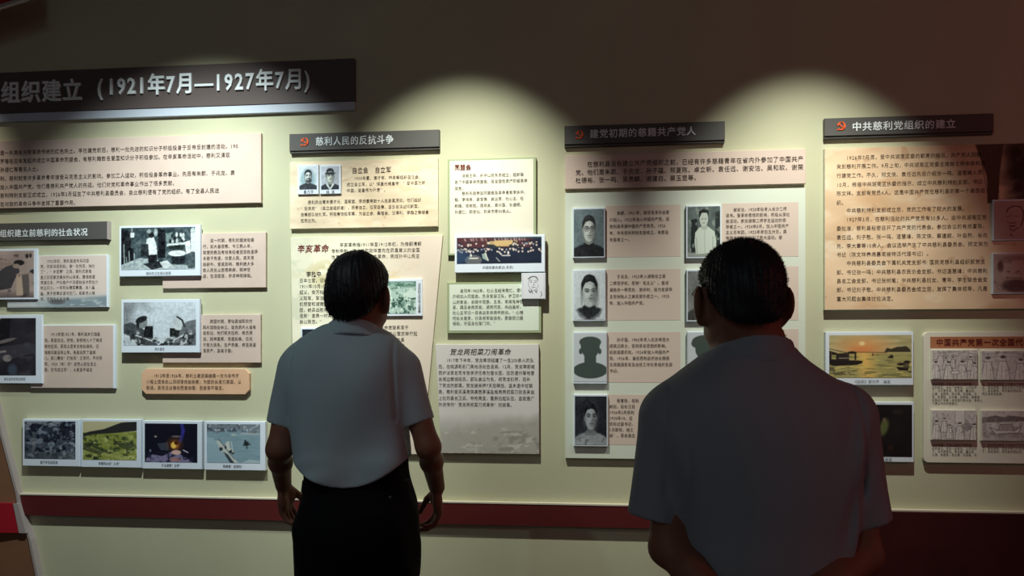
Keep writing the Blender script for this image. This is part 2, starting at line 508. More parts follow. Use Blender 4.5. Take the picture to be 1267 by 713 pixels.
def pic_rocks(w, h):
    p = Paint(w, h, (70, 78, 92), 15)
    p.put(np.clip((.26 - p.y + .3 * p.fbm(5, 3)) / .06, 0, 1), (128, 136, 146))
    p.ell(.22, .26, .14, .2, (34, 40, 56)); p.ell(.5, .3, .2, .2, (46, 54, 70)); p.poly([(.72, 0), (1, 0), (1, .5), (.75, .5)], (38, 40, 58))
    p.patches(7, 7, .10, (24, 28, 40), .9); p.patches(11, 9, .22, (150, 162, 176), .7)
    p.poly([(.16, .28), (.24, .3), (.23, .75), (.16, .78)], (120, 124, 132), .6)
    p.patches(13, 13, .14, (170, 182, 198), .8, np.clip((p.x - .62) / .1, 0, 1) * np.clip((p.y - .4) / .1, 0, 1))
    p.put(p.band(.8, 1.1), (90, 98, 98), .35); p.grain(26, 22, 18, 2)
    return p


def pic_hillside(w, h):
    p = Paint(w, h, (140, 150, 74), 16); p.grain(44, 8, 9)
    sky = np.clip(((.30 - .02 * p.x) - p.y) / .02, 0, 1)
    p.put(sky, (196, 190, 150))
    p.poly([(0, .33), (.12, .27), (.4, .2), (.62, .08), (.72, .03), (1, 0), (1, .24), (.6, .3), (.2, .34), (0, .40)], (44, 46, 46))
    msk = np.clip((p.y - .34) / .05, 0, 1)
    p.patches(7, 8, .12, (58, 70, 44), .85, msk); p.patches(10, 12, .22, (196, 200, 128), .8, msk); p.patches(16, 16, .26, (40, 46, 36), .7, msk)
    p.poly([(.15, .66), (.45, .82), (1, .98), (1, 1), (.8, 1), (.3, .84)], (176, 180, 108), .8); p.poly([(.02, .62), (.4, .8), (.3, .86), (0, .74)], (56, 66, 44), .7)
    p.ell(.82, .62, .16, .09, (50, 62, 46), .7, .5)
    return p


def pic_fire(w, h):
    p = Paint(w, h, (18, 20, 36), 17)
    p.line([(.70, 0), (.73, .2), (.68, .45)], 6, (58, 60, 170), .7)
    p.poly([(.24, .52), (.44, .48), (.46, .70), (.30, .68)], (58, 66, 80)); p.ell(.6, .335, .09, .02, (120, 110, 122))
    p.ell(.57, .54, .13, .16, (150, 84, 36), .6, 1.0); p.ell(.58, .55, .065, .10, (186, 120, 54), .9, .6); p.ell(.55, .56, .05, .08, (255, 208, 96)); p.ell(.60, .5, .04, .05, (70, 36, 20))
    p.poly([(.03, .9), (.15, .80), (.34, .84), (.48, .74), (.60, .68), (.72, .84), (.86, .92), (.9, 1), (.03, 1)], (130, 124, 160))
    p.patches(10, 10, .12, (34, 36, 60), .85, p.band(.72, 1.1)); p.ell(.6, .74, .09, .06, (220, 180, 170)); p.ell(.58, .92, .1, .05, (190, 130, 110), .7, .6)
    p.line([(.73, .68), (.82, .74)], 1.5, (220, 220, 230)); p.ell(.21, .34, .025, .02, (180, 170, 160)); p.ell(.11, .70, .02, .03, (120, 130, 150))
    return p


def pic_river(w, h):
    p = Paint(w, h, (132, 160, 174), 18); p.grain(16, 6, 26, 2)
    p.put(np.clip((.2 - p.y + .12 * p.fbm(8, 3)) / .04, 0, 1), (120, 132, 142)); p.patches(16, 12, .1, (62, 68, 86), .8, p.band(-.1, .22)); p.patches(16, 12, .2, (190, 198, 206), .8, p.band(-.1, .24))
    p.line([(.64, .245), (1, .26)], 1.6, (196, 188, 184))
    p.poly([(0, .35), (.12, .36), (.46, 1), (0, 1)], (158, 186, 200), .9)
    for k in range(9):
        p.line([(.01 + .045 * k, .5 + .01 * k), (.05 + .045 * k, 1)], .8, (110, 140, 156), .6)
    p.poly([(.17, .42), (.24, .44), (.60, 1), (.50, 1), (.27, .7)], (196, 204, 200)); p.poly([(.30, .7), (.40, .78), (.52, 1), (.44, 1)], (60, 72, 80))
    for x_, y_, r_ in ((.27, .64, .05), (.37, .60, .05), (.44, .70, .05), (.49, .74, .035)):
        p.ell(x_, y_, r_ * .7, r_, (50, 56, 62)); p.ell(x_, y_ - r_ * 1.2, r_ * .5, r_ * .5, (200, 190, 180))
    p.poly([(.36, .46), (.42, .44), (.44, .68), (.38, .7)], (206, 210, 206)); p.line([(.46, .46), (.49, .72)], 1.5, (210, 214, 210)); p.line([(.22, .38), (.52, .9)], 1, (70, 76, 80))
    p.ell(.74, .50, .05, .06, (40, 46, 52)); p.ell(.72, .43, .02, .03, (50, 50, 54)); p.line([(.68, .54), (.82, .52)], 1.6, (36, 42, 46)); p.ell(.75, .60, .02, .04, (60, 74, 80), .7, .6)
    p.ell(.5, .28, .05, .025, (196, 204, 196), .8)
    p.poly([(.62, 1), (.8, .9), (1, .94), (1, 1)], (196, 216, 220), .6)
    return p


def pic_stamp(w, h):
    p = Paint(w, h, (176, 202, 194), 19)
    p.put(p.band(-.1, .2), (112, 146, 134)); p.patches(10, 20, .1, (176, 204, 196), .9, p.band(.03, .3)); p.patches(7, 22, .2, (66, 104, 92), .8, p.band(0, .3))
    d = (52, 86, 76)
    p.patches(16, 12, .10, (90, 128, 116), .8, p.band(.2, .7)); p.patches(22, 16, .2, (220, 234, 226), .9, p.band(.15, .8))
    for k in range(120):
        x_, y_ = p.r.rand(), .45 + .55 * p.r.rand()
        p.ell(x_, y_, .012, .035, d if k % 3 else (222, 236, 228), .9)
    for k in range(16):
        x_ = .2 + .8 * p.r.rand(); y_ = .30 + .3 * p.r.rand()
        p.person(x_, y_ + .2, .2, d if k % 2 else (120, 150, 140), (206, 224, 214), d)
    p.poly([(.80, .38), (.92, .26), (1, .30), (1, .5), (.9, .52)], (206, 226, 218)); p.poly([(.48, .1), (.58, .14), (.62, .4), (.5, .38)], (210, 228, 220))
    p.poly([(0, .85), (.3, .72), (.55, .8), (.5, .95), (.1, 1), (0, 1)], (200, 222, 212)); p.patches(18, 10, .1, d, .8, p.band(.72, 1.1))
    return p


def pic_congress(w, h):
    p = Paint(w, h, (24, 34, 56), 20); p.grain(10, 6, 3)
    p.put(p.band(-.1, .42) * np.clip((.52 - np.abs(p.x - .42)) / .1, 0, 1), (96, 48, 52), .8)
    p.poly([(.36, .16), (.72, .14), (.70, .36), (.36, .36)], (186, 160, 116)); p.poly([(.44, .14), (.66, .12), (.66, .34), (.45, .34)], (206, 176, 124))
    p.put(p.band(-.1, .08) * np.clip((p.x - .4) / .05, 0, 1), (60, 76, 84))
    p.poly([(.36, .26), (.44, .28), (.5, .40), (.36, .42)], (48, 54, 58)); p.poly([(.62, .3), (.68, .26), (.8, .36), (.62, .44)], (40, 46, 54))
    for k in range(24):
        x_ = .09 + p.r.rand() * .75; p.line([(x_, .03 + .05 * p.r.rand()), (x_ + .01, .13)], 2.0, (196, 170, 168), .7)
    for k in range(90):
        x_ = p.r.rand(); y_ = .22 + .12 * p.r.rand() if k % 3 == 0 else .44 + .14 * p.r.rand()
        if .42 < x_ < .66 and y_ < .38:
            continue
        p.ell(x_, y_ - .02, .010, .045, (224, 206, 196) if k % 4 else (150, 150, 166)); p.ell(x_, y_ - .075, .011, .03, (20, 24, 36))
    p.ell(.2, .86, .10, .2, (96, 100, 104)); p.line([(.15, .79), (.25, .79)], 2.4, (226, 224, 220)); p.ell(.17, .68, .012, .06, (230, 226, 224))
    p.poly([(.3, .64), (.35, .58), (.37, .9), (.31, .8)], (150, 170, 168)); p.line([(.34, .6), (.375, .88)], 2, (226, 222, 206))
    p.line([(.54, .7), (.63, .7)], 2.2, (214, 214, 214)); p.line([(.47, .78), (.51, .92)], 1.4, (190, 190, 190)); p.line([(.50, .56), (.53, .66)], 2.5, (226, 216, 210)); p.ell(.61, .6, .012, .07, (230, 220, 214))
    p.ell(.04, .75, .1, .3, (56, 90, 130), .5, .9)
    return p


def pic_inksketch(w, h):
    p = Paint(w, h, (226, 228, 236), 21)
    d = (70, 72, 84)
    pts = [(.5 + .21 * math.cos(a), .40 + .27 * math.sin(a)) for a in np.linspace(.2, PI * 2 - .3, 24)]
    p.line(pts, .9, d, .7)
    p.line([(.28, .22), (.36, .15), (.5, .12), (.62, .15), (.68, .24)], 2.4, d); p.line([(.34, .28), (.44, .27)], 1.2, d); p.line([(.55, .28), (.65, .29)], 1.2, d)
    p.ell(.40, .345, .04, .015, d); p.ell(.60, .35, .04, .015, d); p.line([(.51, .34), (.53, .46), (.47, .48)], .9, d); p.line([(.43, .56), (.57, .55)], 1.4, d)
    p.line([(.30, .66), (.36, .76), (.42, .68), (.46, .78)], 2.2, d); p.line([(.55, .66), (.62, .76), (.66, .66)], 1.8, d); p.line([(.82, .72), (.86, .85), (.80, .92)], 1.4, d)
    p.line([(.05, .04), (.05, .96)], .6, (150, 150, 160)); p.line([(.95, .04), (.95, .96)], .6, (150, 150, 160))
    return p


def pic_tunic(w, h):
    p = Paint(w, h, (96, 110, 108), 22); p.grain(24, 4, 5)
    p.poly([(.12, .26), (.3, .24), (.33, .95), (.1, .95)], (34, 42, 44)); p.poly([(.85, .1), (1, .1), (1, .9), (.85, .9)], (40, 50, 50)); p.patches(9, 8, .2, (150, 160, 154), .7); p.put(p.band(.9, 1.1), (150, 158, 152))
    p.poly([(.24, .52), (.36, .42), (.62, .40), (.82, .50), (.88, .7), (.86, .92), (.26, .95), (.22, .7)], (204, 216, 206))
    p.poly([(.42, .36), (.60, .36), (.60, .46), (.44, .46)], (176, 186, 176)); p.ell(.5, .25, .13, .15, (194, 204, 196)); p.poly([(.36, .24), (.35, .10), (.48, .05), (.64, .08), (.66, .22), (.60, .13), (.44, .13)], (30, 36, 36))
    p.line([(.44, .25), (.48, .25)], 1.4, (50, 60, 60)); p.line([(.53, .25), (.57, .25)], 1.4, (50, 60, 60)); p.line([(.47, .33), (.53, .33)], 1.2, (90, 90, 84)); p.line([(.52, .46), (.53, .92)], .9, (150, 164, 156)); p.line([(.28, .62), (.30, .94)], 1.2, (130, 146, 140)); p.line([(.77, .6), (.78, .94)], 1.2, (130, 146, 140))
    return p


def pic_sunset(w, h):
    p = Paint(w, h, (184, 174, 128), 23); p.grain(26, 4, 14)
    p.put(np.clip(1.15 - np.hypot((p.x - .42) * 1.1, (p.y - .26) * 1.5) * 2.3, 0, 1), (236, 156, 90), .75)
    p.put(np.clip(1 - np.hypot((p.x - .40), (p.y - .34) * 2.2) * 4, 0, 1), (236, 128, 76), .6); p.ell(.40, .20, .035, .05, (250, 226, 160), .9, .8)
    p.put(np.clip((p.y - .40) / .03, 0, 1), (166, 158, 96), .75); p.put(np.clip((p.y - .40) / .03, 0, 1) * np.clip(1 - np.abs(p.x - .42 - .1 * (p.y - .4)) / .16, 0, 1), (246, 196, 104), .85)
    p.patches(5, 26, .15, (118, 116, 74), .7, p.band(.45, 1.1)); p.patches(6, 30, .25, (226, 204, 120), .7, p.band(.5, 1.1))
    p.line([(.34, .40), (.7, .41)], 1.2, (120, 70, 56)); p.ell(.53, .455, .008, .03, (80, 50, 44)); p.line([(.52, .48), (.6, .46)], .8, (110, 70, 60))
    k = (38, 32, 30)
    p.poly([(.67, .40), (.7, .30), (.75, .33), (.82, .28), (.9, .27), (.93, .26), (.97, .32), (.99, .40)], (62, 56, 44)); p.poly([(.70, .53), (.76, .45), (.78, .5), (.77, .55)], (50, 44, 38))
    p.poly([(0, .56), (.41, .60), (.40, .66), (.33, .70), (.05, .72), (0, .68)], k); p.poly([(0, .36), (.03, .38), (.03, .6), (0, .6)], k); p.poly([(.03, .38), (.10, .42), (.10, .6), (.085, .6), (.085, .46), (.035, .46)], k)
    p.poly([(.10, .43), (.22, .42), (.23, .60), (.10, .60)], (48, 40, 40)); p.ell(.28, .41, .055, .03, k); p.poly([(.225, .41), (.245, .41), (.245, .58), (.225, .58)], k); p.poly([(.31, .41), (.33, .41), (.33, .58), (.31, .58)], k)
    p.line([(0, .32), (.22, .42)], 1.2, k); p.line([(.12, .54), (.24, .54)], 1.6, (150, 140, 120)); p.patches(8, 20, .05, (84, 78, 58), .8, p.band(.70, .95) * np.clip((.36 - p.x) / .05, 0, 1))
    p.poly([(.81, .74), (.96, .76), (.95, .83), (.84, .82)], k); p.ell(.87, .68, .05, .03, k); p.ell(.94, .63, .04, .035, k); p.poly([(.90, .64), (.97, .64), (.96, .78), (.9, .78)], (70, 60, 50), .7); p.patches(8, 20, .05, (70, 62, 50), .8, p.band(.82, .95) * np.clip((p.x - .83) / .03, 0, 1))
    return p


def pic_nightfigure(w, h):
    p = Paint(w, h, (26, 24, 24), 24); p.grain(8, 5, 5)
    p.ell(.66, .44, .05, .16, (110, 120, 70), .8, .7, .3); p.ell(.665, .30, .02, .04, (120, 104, 84), .9, .8); p.ell(.6, .40, .02, .03, (110, 80, 70), .8, .8); p.ell(.74, .82, .03, .05, (60, 34, 26), .8, .9); p.ell(.82, .14, .06, .05, (50, 40, 36), .8, .9)
    return p


def pic_drawnhead(w, h, kind):
    p = Paint(w, h, (176, 158, 150), 25 + kind); d = (38, 34, 36)
    p.grain(10, 4, 4)
    if kind == 0:
        p.line([(.32, .30), (.36, .20), (.5, .14), (.66, .16), (.74, .28), (.73, .50), (.68, .66)], 2.2, d); p.line([(.30, .42), (.45, .39)], 1.2, (90, 80, 80)); p.line([(.50, .40), (.66, .41)], 1.2, (90, 80, 80))
        p.line([(.34, .5), (.36, .58)], 1, (90, 80, 80)); p.line([(.40, .585), (.56, .57)], 1.6, d); p.ell(.46, .66, .09, .018, d); p.line([(.40, .72), (.5, .78), (.62, .70)], 1.6, d); p.line([(.42, .86), (.46, .92)], 2, d)
    else:
        p.ell(.5, .40, .34, .30, (186, 168, 158)); p.ell(.18, .32, .07, .14, (70, 60, 62), .9, .6); p.ell(.56, .82, .34, .16, (62, 60, 62), .95, .4); p.line([(.3, .62), (.72, .62)], 1.6, (110, 96, 92)); p.ell(.5, .12, .36, .06, (120, 106, 102), .6, .8)
        p.ell(.38, .46, .05, .02, (90, 80, 80), .8); p.ell(.62, .46, .05, .02, (90, 80, 80), .8); p.patches(8, 9, .25, (120, 104, 100), .5)
    return p


def pic_linework(w, h, kind):
    """a pencil drawing: outlined figures over light hatching"""
    p = Paint(w, h, (206, 198, 196), 30 + kind); d = (74, 68, 72); pale = (222, 215, 212)
    p.grain(16, 6, 5)

    def robed(x, y, s):
        body = [(x - .085 * s, y - .76 * s), (x + .085 * s, y - .76 * s), (x + .15 * s, y - .30 * s), (x + .17 * s, y), (x - .17 * s, y), (x - .14 * s, y - .30 * s)]
        p.poly(body, pale); p.line(body + body[:1], .9, d, .8)
        p.line([(x - .02 * s, y - .72 * s), (x - .03 * s, y)], .7, d, .5); p.line([(x + .07 * s, y - .5 * s), (x + .09 * s, y)], .7, d, .45)
        p.line([(x + .08 * s, y - .7 * s), (x + .17 * s, y - .46 * s), (x + .05 * s, y - .40 * s)], .8, d, .7)
        p.ell(x, y - .87 * s, .06 * s, .085 * s, pale); p.ell(x + .01 * s, y - .92 * s, .065 * s, .055 * s, d, .9, .4)
    if kind in (0, 1):
        p.patches(20, 8, .10, (150, 142, 142), .6, p.band(-.1, .42)); p.line([(.02, .12), (.5, .05), (.98, .14)], .9, d, .5); p.line([(.02, .2), (.98, .22)], .8, d, .35)
        if kind == 0:
            for k in range(7):
                p.line([(.14 + .11 * k, .05), (.14 + .11 * k, .30)], .7, d, .4)
            for x_, y_, s_ in ((.30, .66, .42), (.46, .62, .40), (.84, .70, .5), (.08, .98, .62), (.36, 1.02, .66), (.66, 1.04, .70), (.93, 1.0, .6)):
                robed(x_, y_, s_)
            p.poly([(.42, .72), (.60, .70), (.62, .80), (.42, .82)], pale); p.line([(.42, .72), (.60, .70), (.62, .80), (.42, .82), (.42, .72)], .8, d, .7)
        else:
            for x_, y_, s_ in ((.13, 1.02, .84), (.46, 1.06, .92), (.84, 1.04, .80)):
                robed(x_, y_, s_)
    elif kind == 2:
        p.patches(18, 10, .16, (140, 132, 134), .5, p.band(.1, .9))
        p.poly([(.52, 0), (.74, 0), (.74, .5), (.52, .42)], pale); p.line([(.52, 0), (.52, .42), (.74, .5), (.74, 0)], .8, d, .6)
        for x_, y_, s_ in ((.28, .74, .5), (.10, .98, .66), (.40, .96, .5), (.62, 1.0, .62), (.94, 1.02, .6)):
            robed(x_, y_, s_)
        p.ell(.79, .54, .10, .13, (150, 140, 142), .9, .4); p.line([(.70, .58), (.79, .70), (.90, .56)], .9, d, .6)
    else:
        p.poly([(.02, .25), (.3, .16), (.5, .22), (.6, .16), (1, .22), (1, .35), (.02, .4)], (120, 110, 110)); p.patches(12, 8, .10, (150, 140, 138), .6, p.band(.2, .9))
        p.poly([(.18, .56), (.34, .66), (.72, .66), (.86, .50), (.80, .74), (.30, .78)], pale); p.line([(.18, .56), (.34, .66), (.72, .66), (.86, .50), (.80, .74), (.30, .78), (.18, .56)], 1.0, d)
        p.poly([(.36, .66), (.40, .46), (.66, .44), (.70, .66)], (170, 160, 158)); p.line([(.36, .66), (.40, .46), (.66, .44), (.70, .66)], .9, d, .8)
        for k in range(9):
            y_ = .72 + .03 * k; p.line([(.04 + .02 * (k % 3), y_), (.3, y_ + .03), (.6, y_), (.95, y_ + .025)], .7, d, .35)
    p.grain(22, w / 3, h / 3, 2)
    return p


def bg_parchment(w, h, base=(232, 208, 176), seed=40, stain=(206, 166, 122)):
    p = Paint(w, h, base, seed); p.grain(26, 4, 4); p.patches(5, 6, .18, stain, .45, None, .4); p.patches(9, 14, .26, (240, 226, 204), .5, None, .3); p.patches(16, 12, .50, (176, 130, 96), .35)
    return p


def bg_revolution(w, h):
    p = Paint(w, h, (226, 222, 200), 41); p.grain(14, 4, 6)
    p.put(np.clip((p.x - .35) / .5, 0, 1), (230, 214, 200), .8)
    m = np.exp(-(((p.x - .34) / .22) ** 2 + ((p.y - .17) / .06) ** 2)); p.patches(12, 22, -.05, (178, 160, 96), .75, m, .3)
    m = np.exp(-(((p.x - .72) / .2) ** 2 + ((p.y - .2) / .06) ** 2)); p.patches(12, 22, 0, (214, 190, 150), .6, m, .3)
    p.patches(8, 16, .1, (196, 200, 176), .5, np.clip((.15 - p.x) / .1, 0, 1)); p.patches(8, 14, .1, (196, 200, 176), .4, np.clip((p.y - .8) / .1, 0, 1))
    return p


def bg_mountain(w, h):
    p = Paint(w, h, (218, 214, 212), 42)
    y = p.y + .05 * p.fbm(5, 3)
    p.put(np.clip((y - .62) / .1, 0, 1), (186, 184, 180), .8); p.put(np.clip((y - .74 + .12 * p.x) / .08, 0, 1), (168, 166, 156), .7)
    p.patches(12, 12, .08, (120, 116, 104), .7, np.exp(-(((p.x - .42) / .2) ** 2 + ((p.y - .84) / .09) ** 2)), .3)
    p.patches(10, 20, .12, (136, 134, 122), .6, np.clip((p.y - .70) / .1, 0, 1) * np.clip((p.x - .4) / .2, 0, 1), .3); p.patches(8, 26, .2, (206, 202, 196), .8, np.clip((p.y - .7) / .1, 0, 1))
    return p


def bg_oldtree(w, h):
    p = bg_parchment(w, h, (230, 200, 166), 43, (196, 150, 108))
    X = p.x * 1.35
    p.put(np.clip((X - .86 + .1 * p.fbm(4, 8)) / .1, 0, 1) * np.clip((.50 - p.y) / .12, 0, 1), (66, 56, 48), .95)
    p.poly([(.555, 0), (.66, 0), (.645, .18), (.64, .36), (.60, .36), (.60, .2)], (96, 76, 60)); p.ell(.90, .26, .12, .10, (150, 112, 92), .5, .9)
    for k in range(7):
        p.line([(.57 + .012 * k, .01), (.605 + .005 * k, .34)], .9, (62, 50, 42), .7)
    p.patches(10, 10, .1, (44, 38, 34), .8, np.clip((p.x - .66) / .04, 0, 1) * np.clip((.36 - p.y) / .1, 0, 1)); p.patches(6, 5, .05, (176, 140, 112), .5, np.exp(-(((p.x - .46) / .12) ** 2 + ((p.y - .22) / .16) ** 2)), .4)
    return p


def bg_lakeshore(w, h):
    p = Paint(w, h, (222, 206, 198), 44); p.put(np.clip((p.y - .72) / .2, 0, 1), (176, 190, 196), .9); p.put(np.clip((p.y - .84 + .16 * (p.x - .5)) / .06, 0, 1) * np.clip((p.x - .35) / .3, 0, 1), (120, 138, 148), .8); p.ell(.5, .9, .08, .05, (90, 88, 90), .8, .6); p.patches(8, 12, .2, (206, 214, 216), .7, np.clip((p.y - .8) / .1, 0, 1))
    p.put(np.clip((.3 - p.x) / .02, 0, 1), (200, 204, 206), .9)
    return p


def printed(name, p, x0, x1, z0, z1, y, parent, m=None, outline=None):
    """the picture as a flat sheet at depth y; outline(u, v) may bend the sheet's sides"""
    u = np.linspace(0, 1, p.w); v = np.linspace(0, 1, p.h)
    U, Vv = np.meshgrid(u, v)
    X = x0 + (x1 - x0) * U; Z = z1 + (z0 - z1) * Vv
    if outline:
        X, Z = outline(U, Vv)
    P = np.stack([X.ravel(), np.full(X.size, y), Z.ravel()], 1)
    i = np.arange(p.w * p.h).reshape(p.h, p.w)
    Fc = np.stack([i[1:, :-1], i[1:, 1:], i[:-1, 1:], i[:-1, :-1]], -1).reshape(-1, 4)
    return mesh_obj(name, P, Fc, m or M['print'], parent, cols=lin(np.clip(p.a.reshape(-1, 3), 0, 255)))
# ------------------------------------------------------------------ the room
structure('wall_back', *box(-5.5, 5.5, 0.0, 0.15, 0.0, 3.35), M['wall'])
structure('floor', *box(-5.5, 5.5, -6.5, 0.0, -0.1, 0.0), M['floor'])
structure('ceiling', *box(-5.5, 5.5, -6.5, 0.0, 3.25, 3.35), M['ceil'])

xw = lambda px, t=0.0: wall_point(px, 449, t)[0]
zw = lambda px, py, t=0.0: wall_point(px, py, t)[2]
# red dado rail with a top ledge coloured pale as if lit from above, from the slanting pier on the left to the right of the room
D_T = 0.022
zt, zb = zw(560, 622.5, D_T), zw(560, 649.0, D_T)
structure('trim_1', *box(xw(12), 5.2, -D_T, 0.0, zb, zt), M['dado'])
structure('trim_2', *box(xw(12), 5.2, -D_T - 0.002, 0.0, zt, zt + 0.006), M['ledge'])
# dark red cladding below the rail at the right
structure('trim_3', *box(xw(1052), 5.2, -D_T - 0.016, 0.0, 0.0, zt - 0.001), M['clad'])
structure('baseboard_back', *box(xw(30), xw(1052), -0.012, 0.0, 0.0, 0.09), M['clad'])

# the slanting pier at the left edge: brown face, pale edge strip, red rail wrapped round it
PT = 0.03


def pp(px, py, t=PT):
    q = wall_point(px, py, t); return (q[0], q[2])


edge = [pp(70, 812), pp(45, 713), pp(36, 668), pp(30, 650), pp(22, 622), pp(20, 610), pp(0, 534), pp(-46, 330), pp(-95, 100), pp(-118, -30)]
zf = 0.0
low = (edge[0][0] + (edge[0][0] - edge[1][0]) * (edge[0][1] - zf) / (edge[1][1] - edge[0][1]), zf)
edge = [low] + edge[1:]
top = (edge[-1][0], 3.24)
xl = xw(-420)
V, Fc = prism([(xl, 0.0)] + edge + [top, (xl, 3.24)], -PT, 0.0, 0.001)
structure('wall_left', V, Fc, M['brown'])
w_ = 0.009
strip = edge + [(x + w_, z) for x, z in reversed(edge)]
V, Fc = prism(strip, -PT - 0.004, 0.0, 0.001)
structure('trim_4', V, Fc, M['trimw'])
a = wall_point(22, 622.5, PT); b_ = wall_point(31, 659, PT)
x1, x2 = a[0], b_[0]
xo = xw(-300)
V = [(xo, -PT - .12, b_[2]), (x2, -PT - .012, b_[2]), (xo, -PT, b_[2]), (x2, -PT, b_[2]),
     (xo, -PT - .12, a[2]), (x1, -PT - .012, a[2]), (xo, -PT, a[2]), (x1, -PT, a[2])]
structure('trim_5', V, [[0, 1, 5, 4], [4, 5, 7, 6], [1, 3, 7, 5], [0, 2, 3, 1], [0, 4, 6, 2], [2, 6, 7, 3]], M['crimson'])
V = [(x1 - .010, -PT - .016, a[2]), (x1 + .014, -PT - .016, a[2]), (x2 + .016, -PT - .016, b_[2]), (x2 - .016, -PT - .016, b_[2]),
     (x1 - .010, -PT, a[2]), (x1 + .014, -PT, a[2]), (x2 + .016, -PT, b_[2]), (x2 - .016, -PT, b_[2])]
structure('trim_6', V, [[3, 2, 1, 0], [4, 5, 6, 7], [0, 1, 5, 4], [1, 2, 6, 5], [2, 3, 7, 6], [3, 0, 4, 7]], M['trimw'])
# red beam with a grey lower edge crossing above the pier
def beam(y0, pts, m, nm, dep):
    q = [wall_point(px, py, -y0) for px, py in pts]
    V, Fc = prism([(v[0], v[2]) for v in q], y0, y0 + dep, 0.001)
    structure(nm, V, Fc, m)
beam(-0.24, [(-300, 98), (24, -2.5), (24, -40), (-300, 40)], M['crimson'], 'trim_7', 0.012)
beam(-0.25, [(-300, 105.5), (33, -1.5), (24, -2.5), (-300, 98)], M['trimw'], 'trim_8', 0.016)


# ------------------------------------------------------------------ boards on the wall
class Board:
    """one mounted board; board sheet, print, lettering are its parts"""
    def __init__(s, name, label, cat, rect, t=0.016, m='white', group=None, back=0.0, r=0.0, outline=None, part='board'):
        x0, yt, x1, yb = rect
        s.t = t; s.back = back; s.xr = x1
        s.X = zrect(x0, yt, x1, yb, t)
        X0, X1, Z0, Z1 = s.X
        s.o = thing(name, label, cat, (0.5 * (X0 + X1), -back, Z0), group)
        ol = outline if outline else rect_outline(X0, X1, Z0, Z1, r)
        V, Fc = prism(ol, -t, -max(back, 0.0006))
        s.board = mesh_obj(part, V, Fc, M[m], s.o)

    def sheet(s, name, rect, painter, e=0.0008, m='print', outline=None):
        X0, X1, Z0, Z1 = zrect(*rect, s.t)
        return printed(name, painter, X0, X1, Z0, Z1, -s.t - e, s.o, M[m], outline)

    def panel(s, name, rect, m, e=0.0006, thick=0.0):
        X0, X1, Z0, Z1 = zrect(*rect, s.t)
        V, Fc = prism(rect_outline(X0, X1, Z0, Z1), -s.t - e, -s.t, 0.0002)
        return mesh_obj(name, V, Fc, M[m], s.o)

    def text(s, name, lines, px0, pys, pitch, size=None, m='ink', e=0.0, **k):
        if name == 'body_text':                          # full-width marks; a line ends before the board's edge
            room = (min(s.xr, 1290) - px0 - 2.5) / pitch
            full = []
            for l in lines:
                l = l.translate(str.maketrans(',;()', '，；（）')); n = 0; q = ''
                for c in l:
                    n += 0.55 if ord(c) < 0x250 else 1.0
                    if n > room:
                        break
                    q += c
                full.append(q)
            lines = full
        return lettering(name, lines, px0, pys, pitch, size or pitch * 1.02, s.t + 0.0008 + e, M[m], s.o, **k)


def emblem(b, px0, py0, px1, py1):
    X0, X1, Z0, Z1 = zrect(px0, py0, px1, py1, b.t)
    cx, cz, s = (X0 + X1) / 2, (Z0 + Z1) / 2, (Z1 - Z0) / 2
    parts = []
    n = 22
    out, inn = [], []
    for k in range(n + 1):                                   # crescent blade
        a = math.radians(150 - 235 * k / n - 100 + 100)
        u = k / n
        th = 0.34 * math.sin(PI * min(1, u * 1.05 + .02)) + .02
        a = math.radians(100 - 250 * u)
        out.append((math.cos(a) * 0.92 + .02, math.sin(a) * 0.92)); inn.append((math.cos(a) * (0.92 - th) + .02 - .06 * math.sin(PI * u), math.sin(a) * (0.92 - th) + .05 * math.sin(PI * u)))
    poly_ = out + inn[::-1]

    def ext(pts):
        q = [(cx + x * s, cz + z * s) for x, z in pts]
        area = sum(q[i - 1][0] * q[i][1] - q[i][0] * q[i - 1][1] for i in range(len(q)))
        if area < 0:
            q = q[::-1]
        return prism(q, -b.t - 0.003, -b.t, 0.0001)
    for i in range(n):
        parts.append(ext([out[i], out[i + 1], inn[i + 1], inn[i]]))
    rot = lambda pts, a: [(x * math.cos(a) - z * math.sin(a), x * math.sin(a) + z * math.cos(a)) for x, z in pts]
    parts.append(ext([(x - .62, z - .74) for x, z in rot([(-.28, -.1), (.28, -.1), (.28, .1), (-.28, .1)], math.radians(40))]))     # sickle handle
    parts.append(ext([(x + .02, z - .05) for x, z in rot([(-.1, -.95), (.1, -.95), (.1, .55), (-.1, .55)], math.radians(48))]))      # hammer handle
    parts.append(ext([(x - .46, z + .42) for x, z in rot([(-.42, -.19), (.42, -.19), (.42, .19), (-.42, .19)], math.radians(48))]))  # hammer head
    mesh_obj('emblem', *merge(*parts), M['emblem'], b.o)


# --- title board
b = Board('title_board', 'large dark title board with raised grey-blue dates 1921 to 1927 over a pale strip', 'sign', (-160, (97, 71.5), 438.5, (146.5, 124.5)), t=0.022, m='title')
X0, X1, Z0, Z1 = b.X
V, Fc = prism(rect_outline(X0, X1, Z0 - (zw(438, 124.5, .018) - zw(438, 135, .018)), Z0 - .0005), -0.018, 0)
mesh_obj('strip', V, Fc, M['strip'], b.o)
lettering('lettering', ['党组织建立'], -22.5, [113.2], 27.2, 28, b.t + .001, M['letter'], b.o, bold=0.020, ext=0.04, ref=55)
lettering('lettering', ['(1921年7月—1927年7月)'], 121, [102.5], 24.35, 27.5, b.t + .001, M['letter'], b.o, bold=0.020, ext=0.04, ref=250)

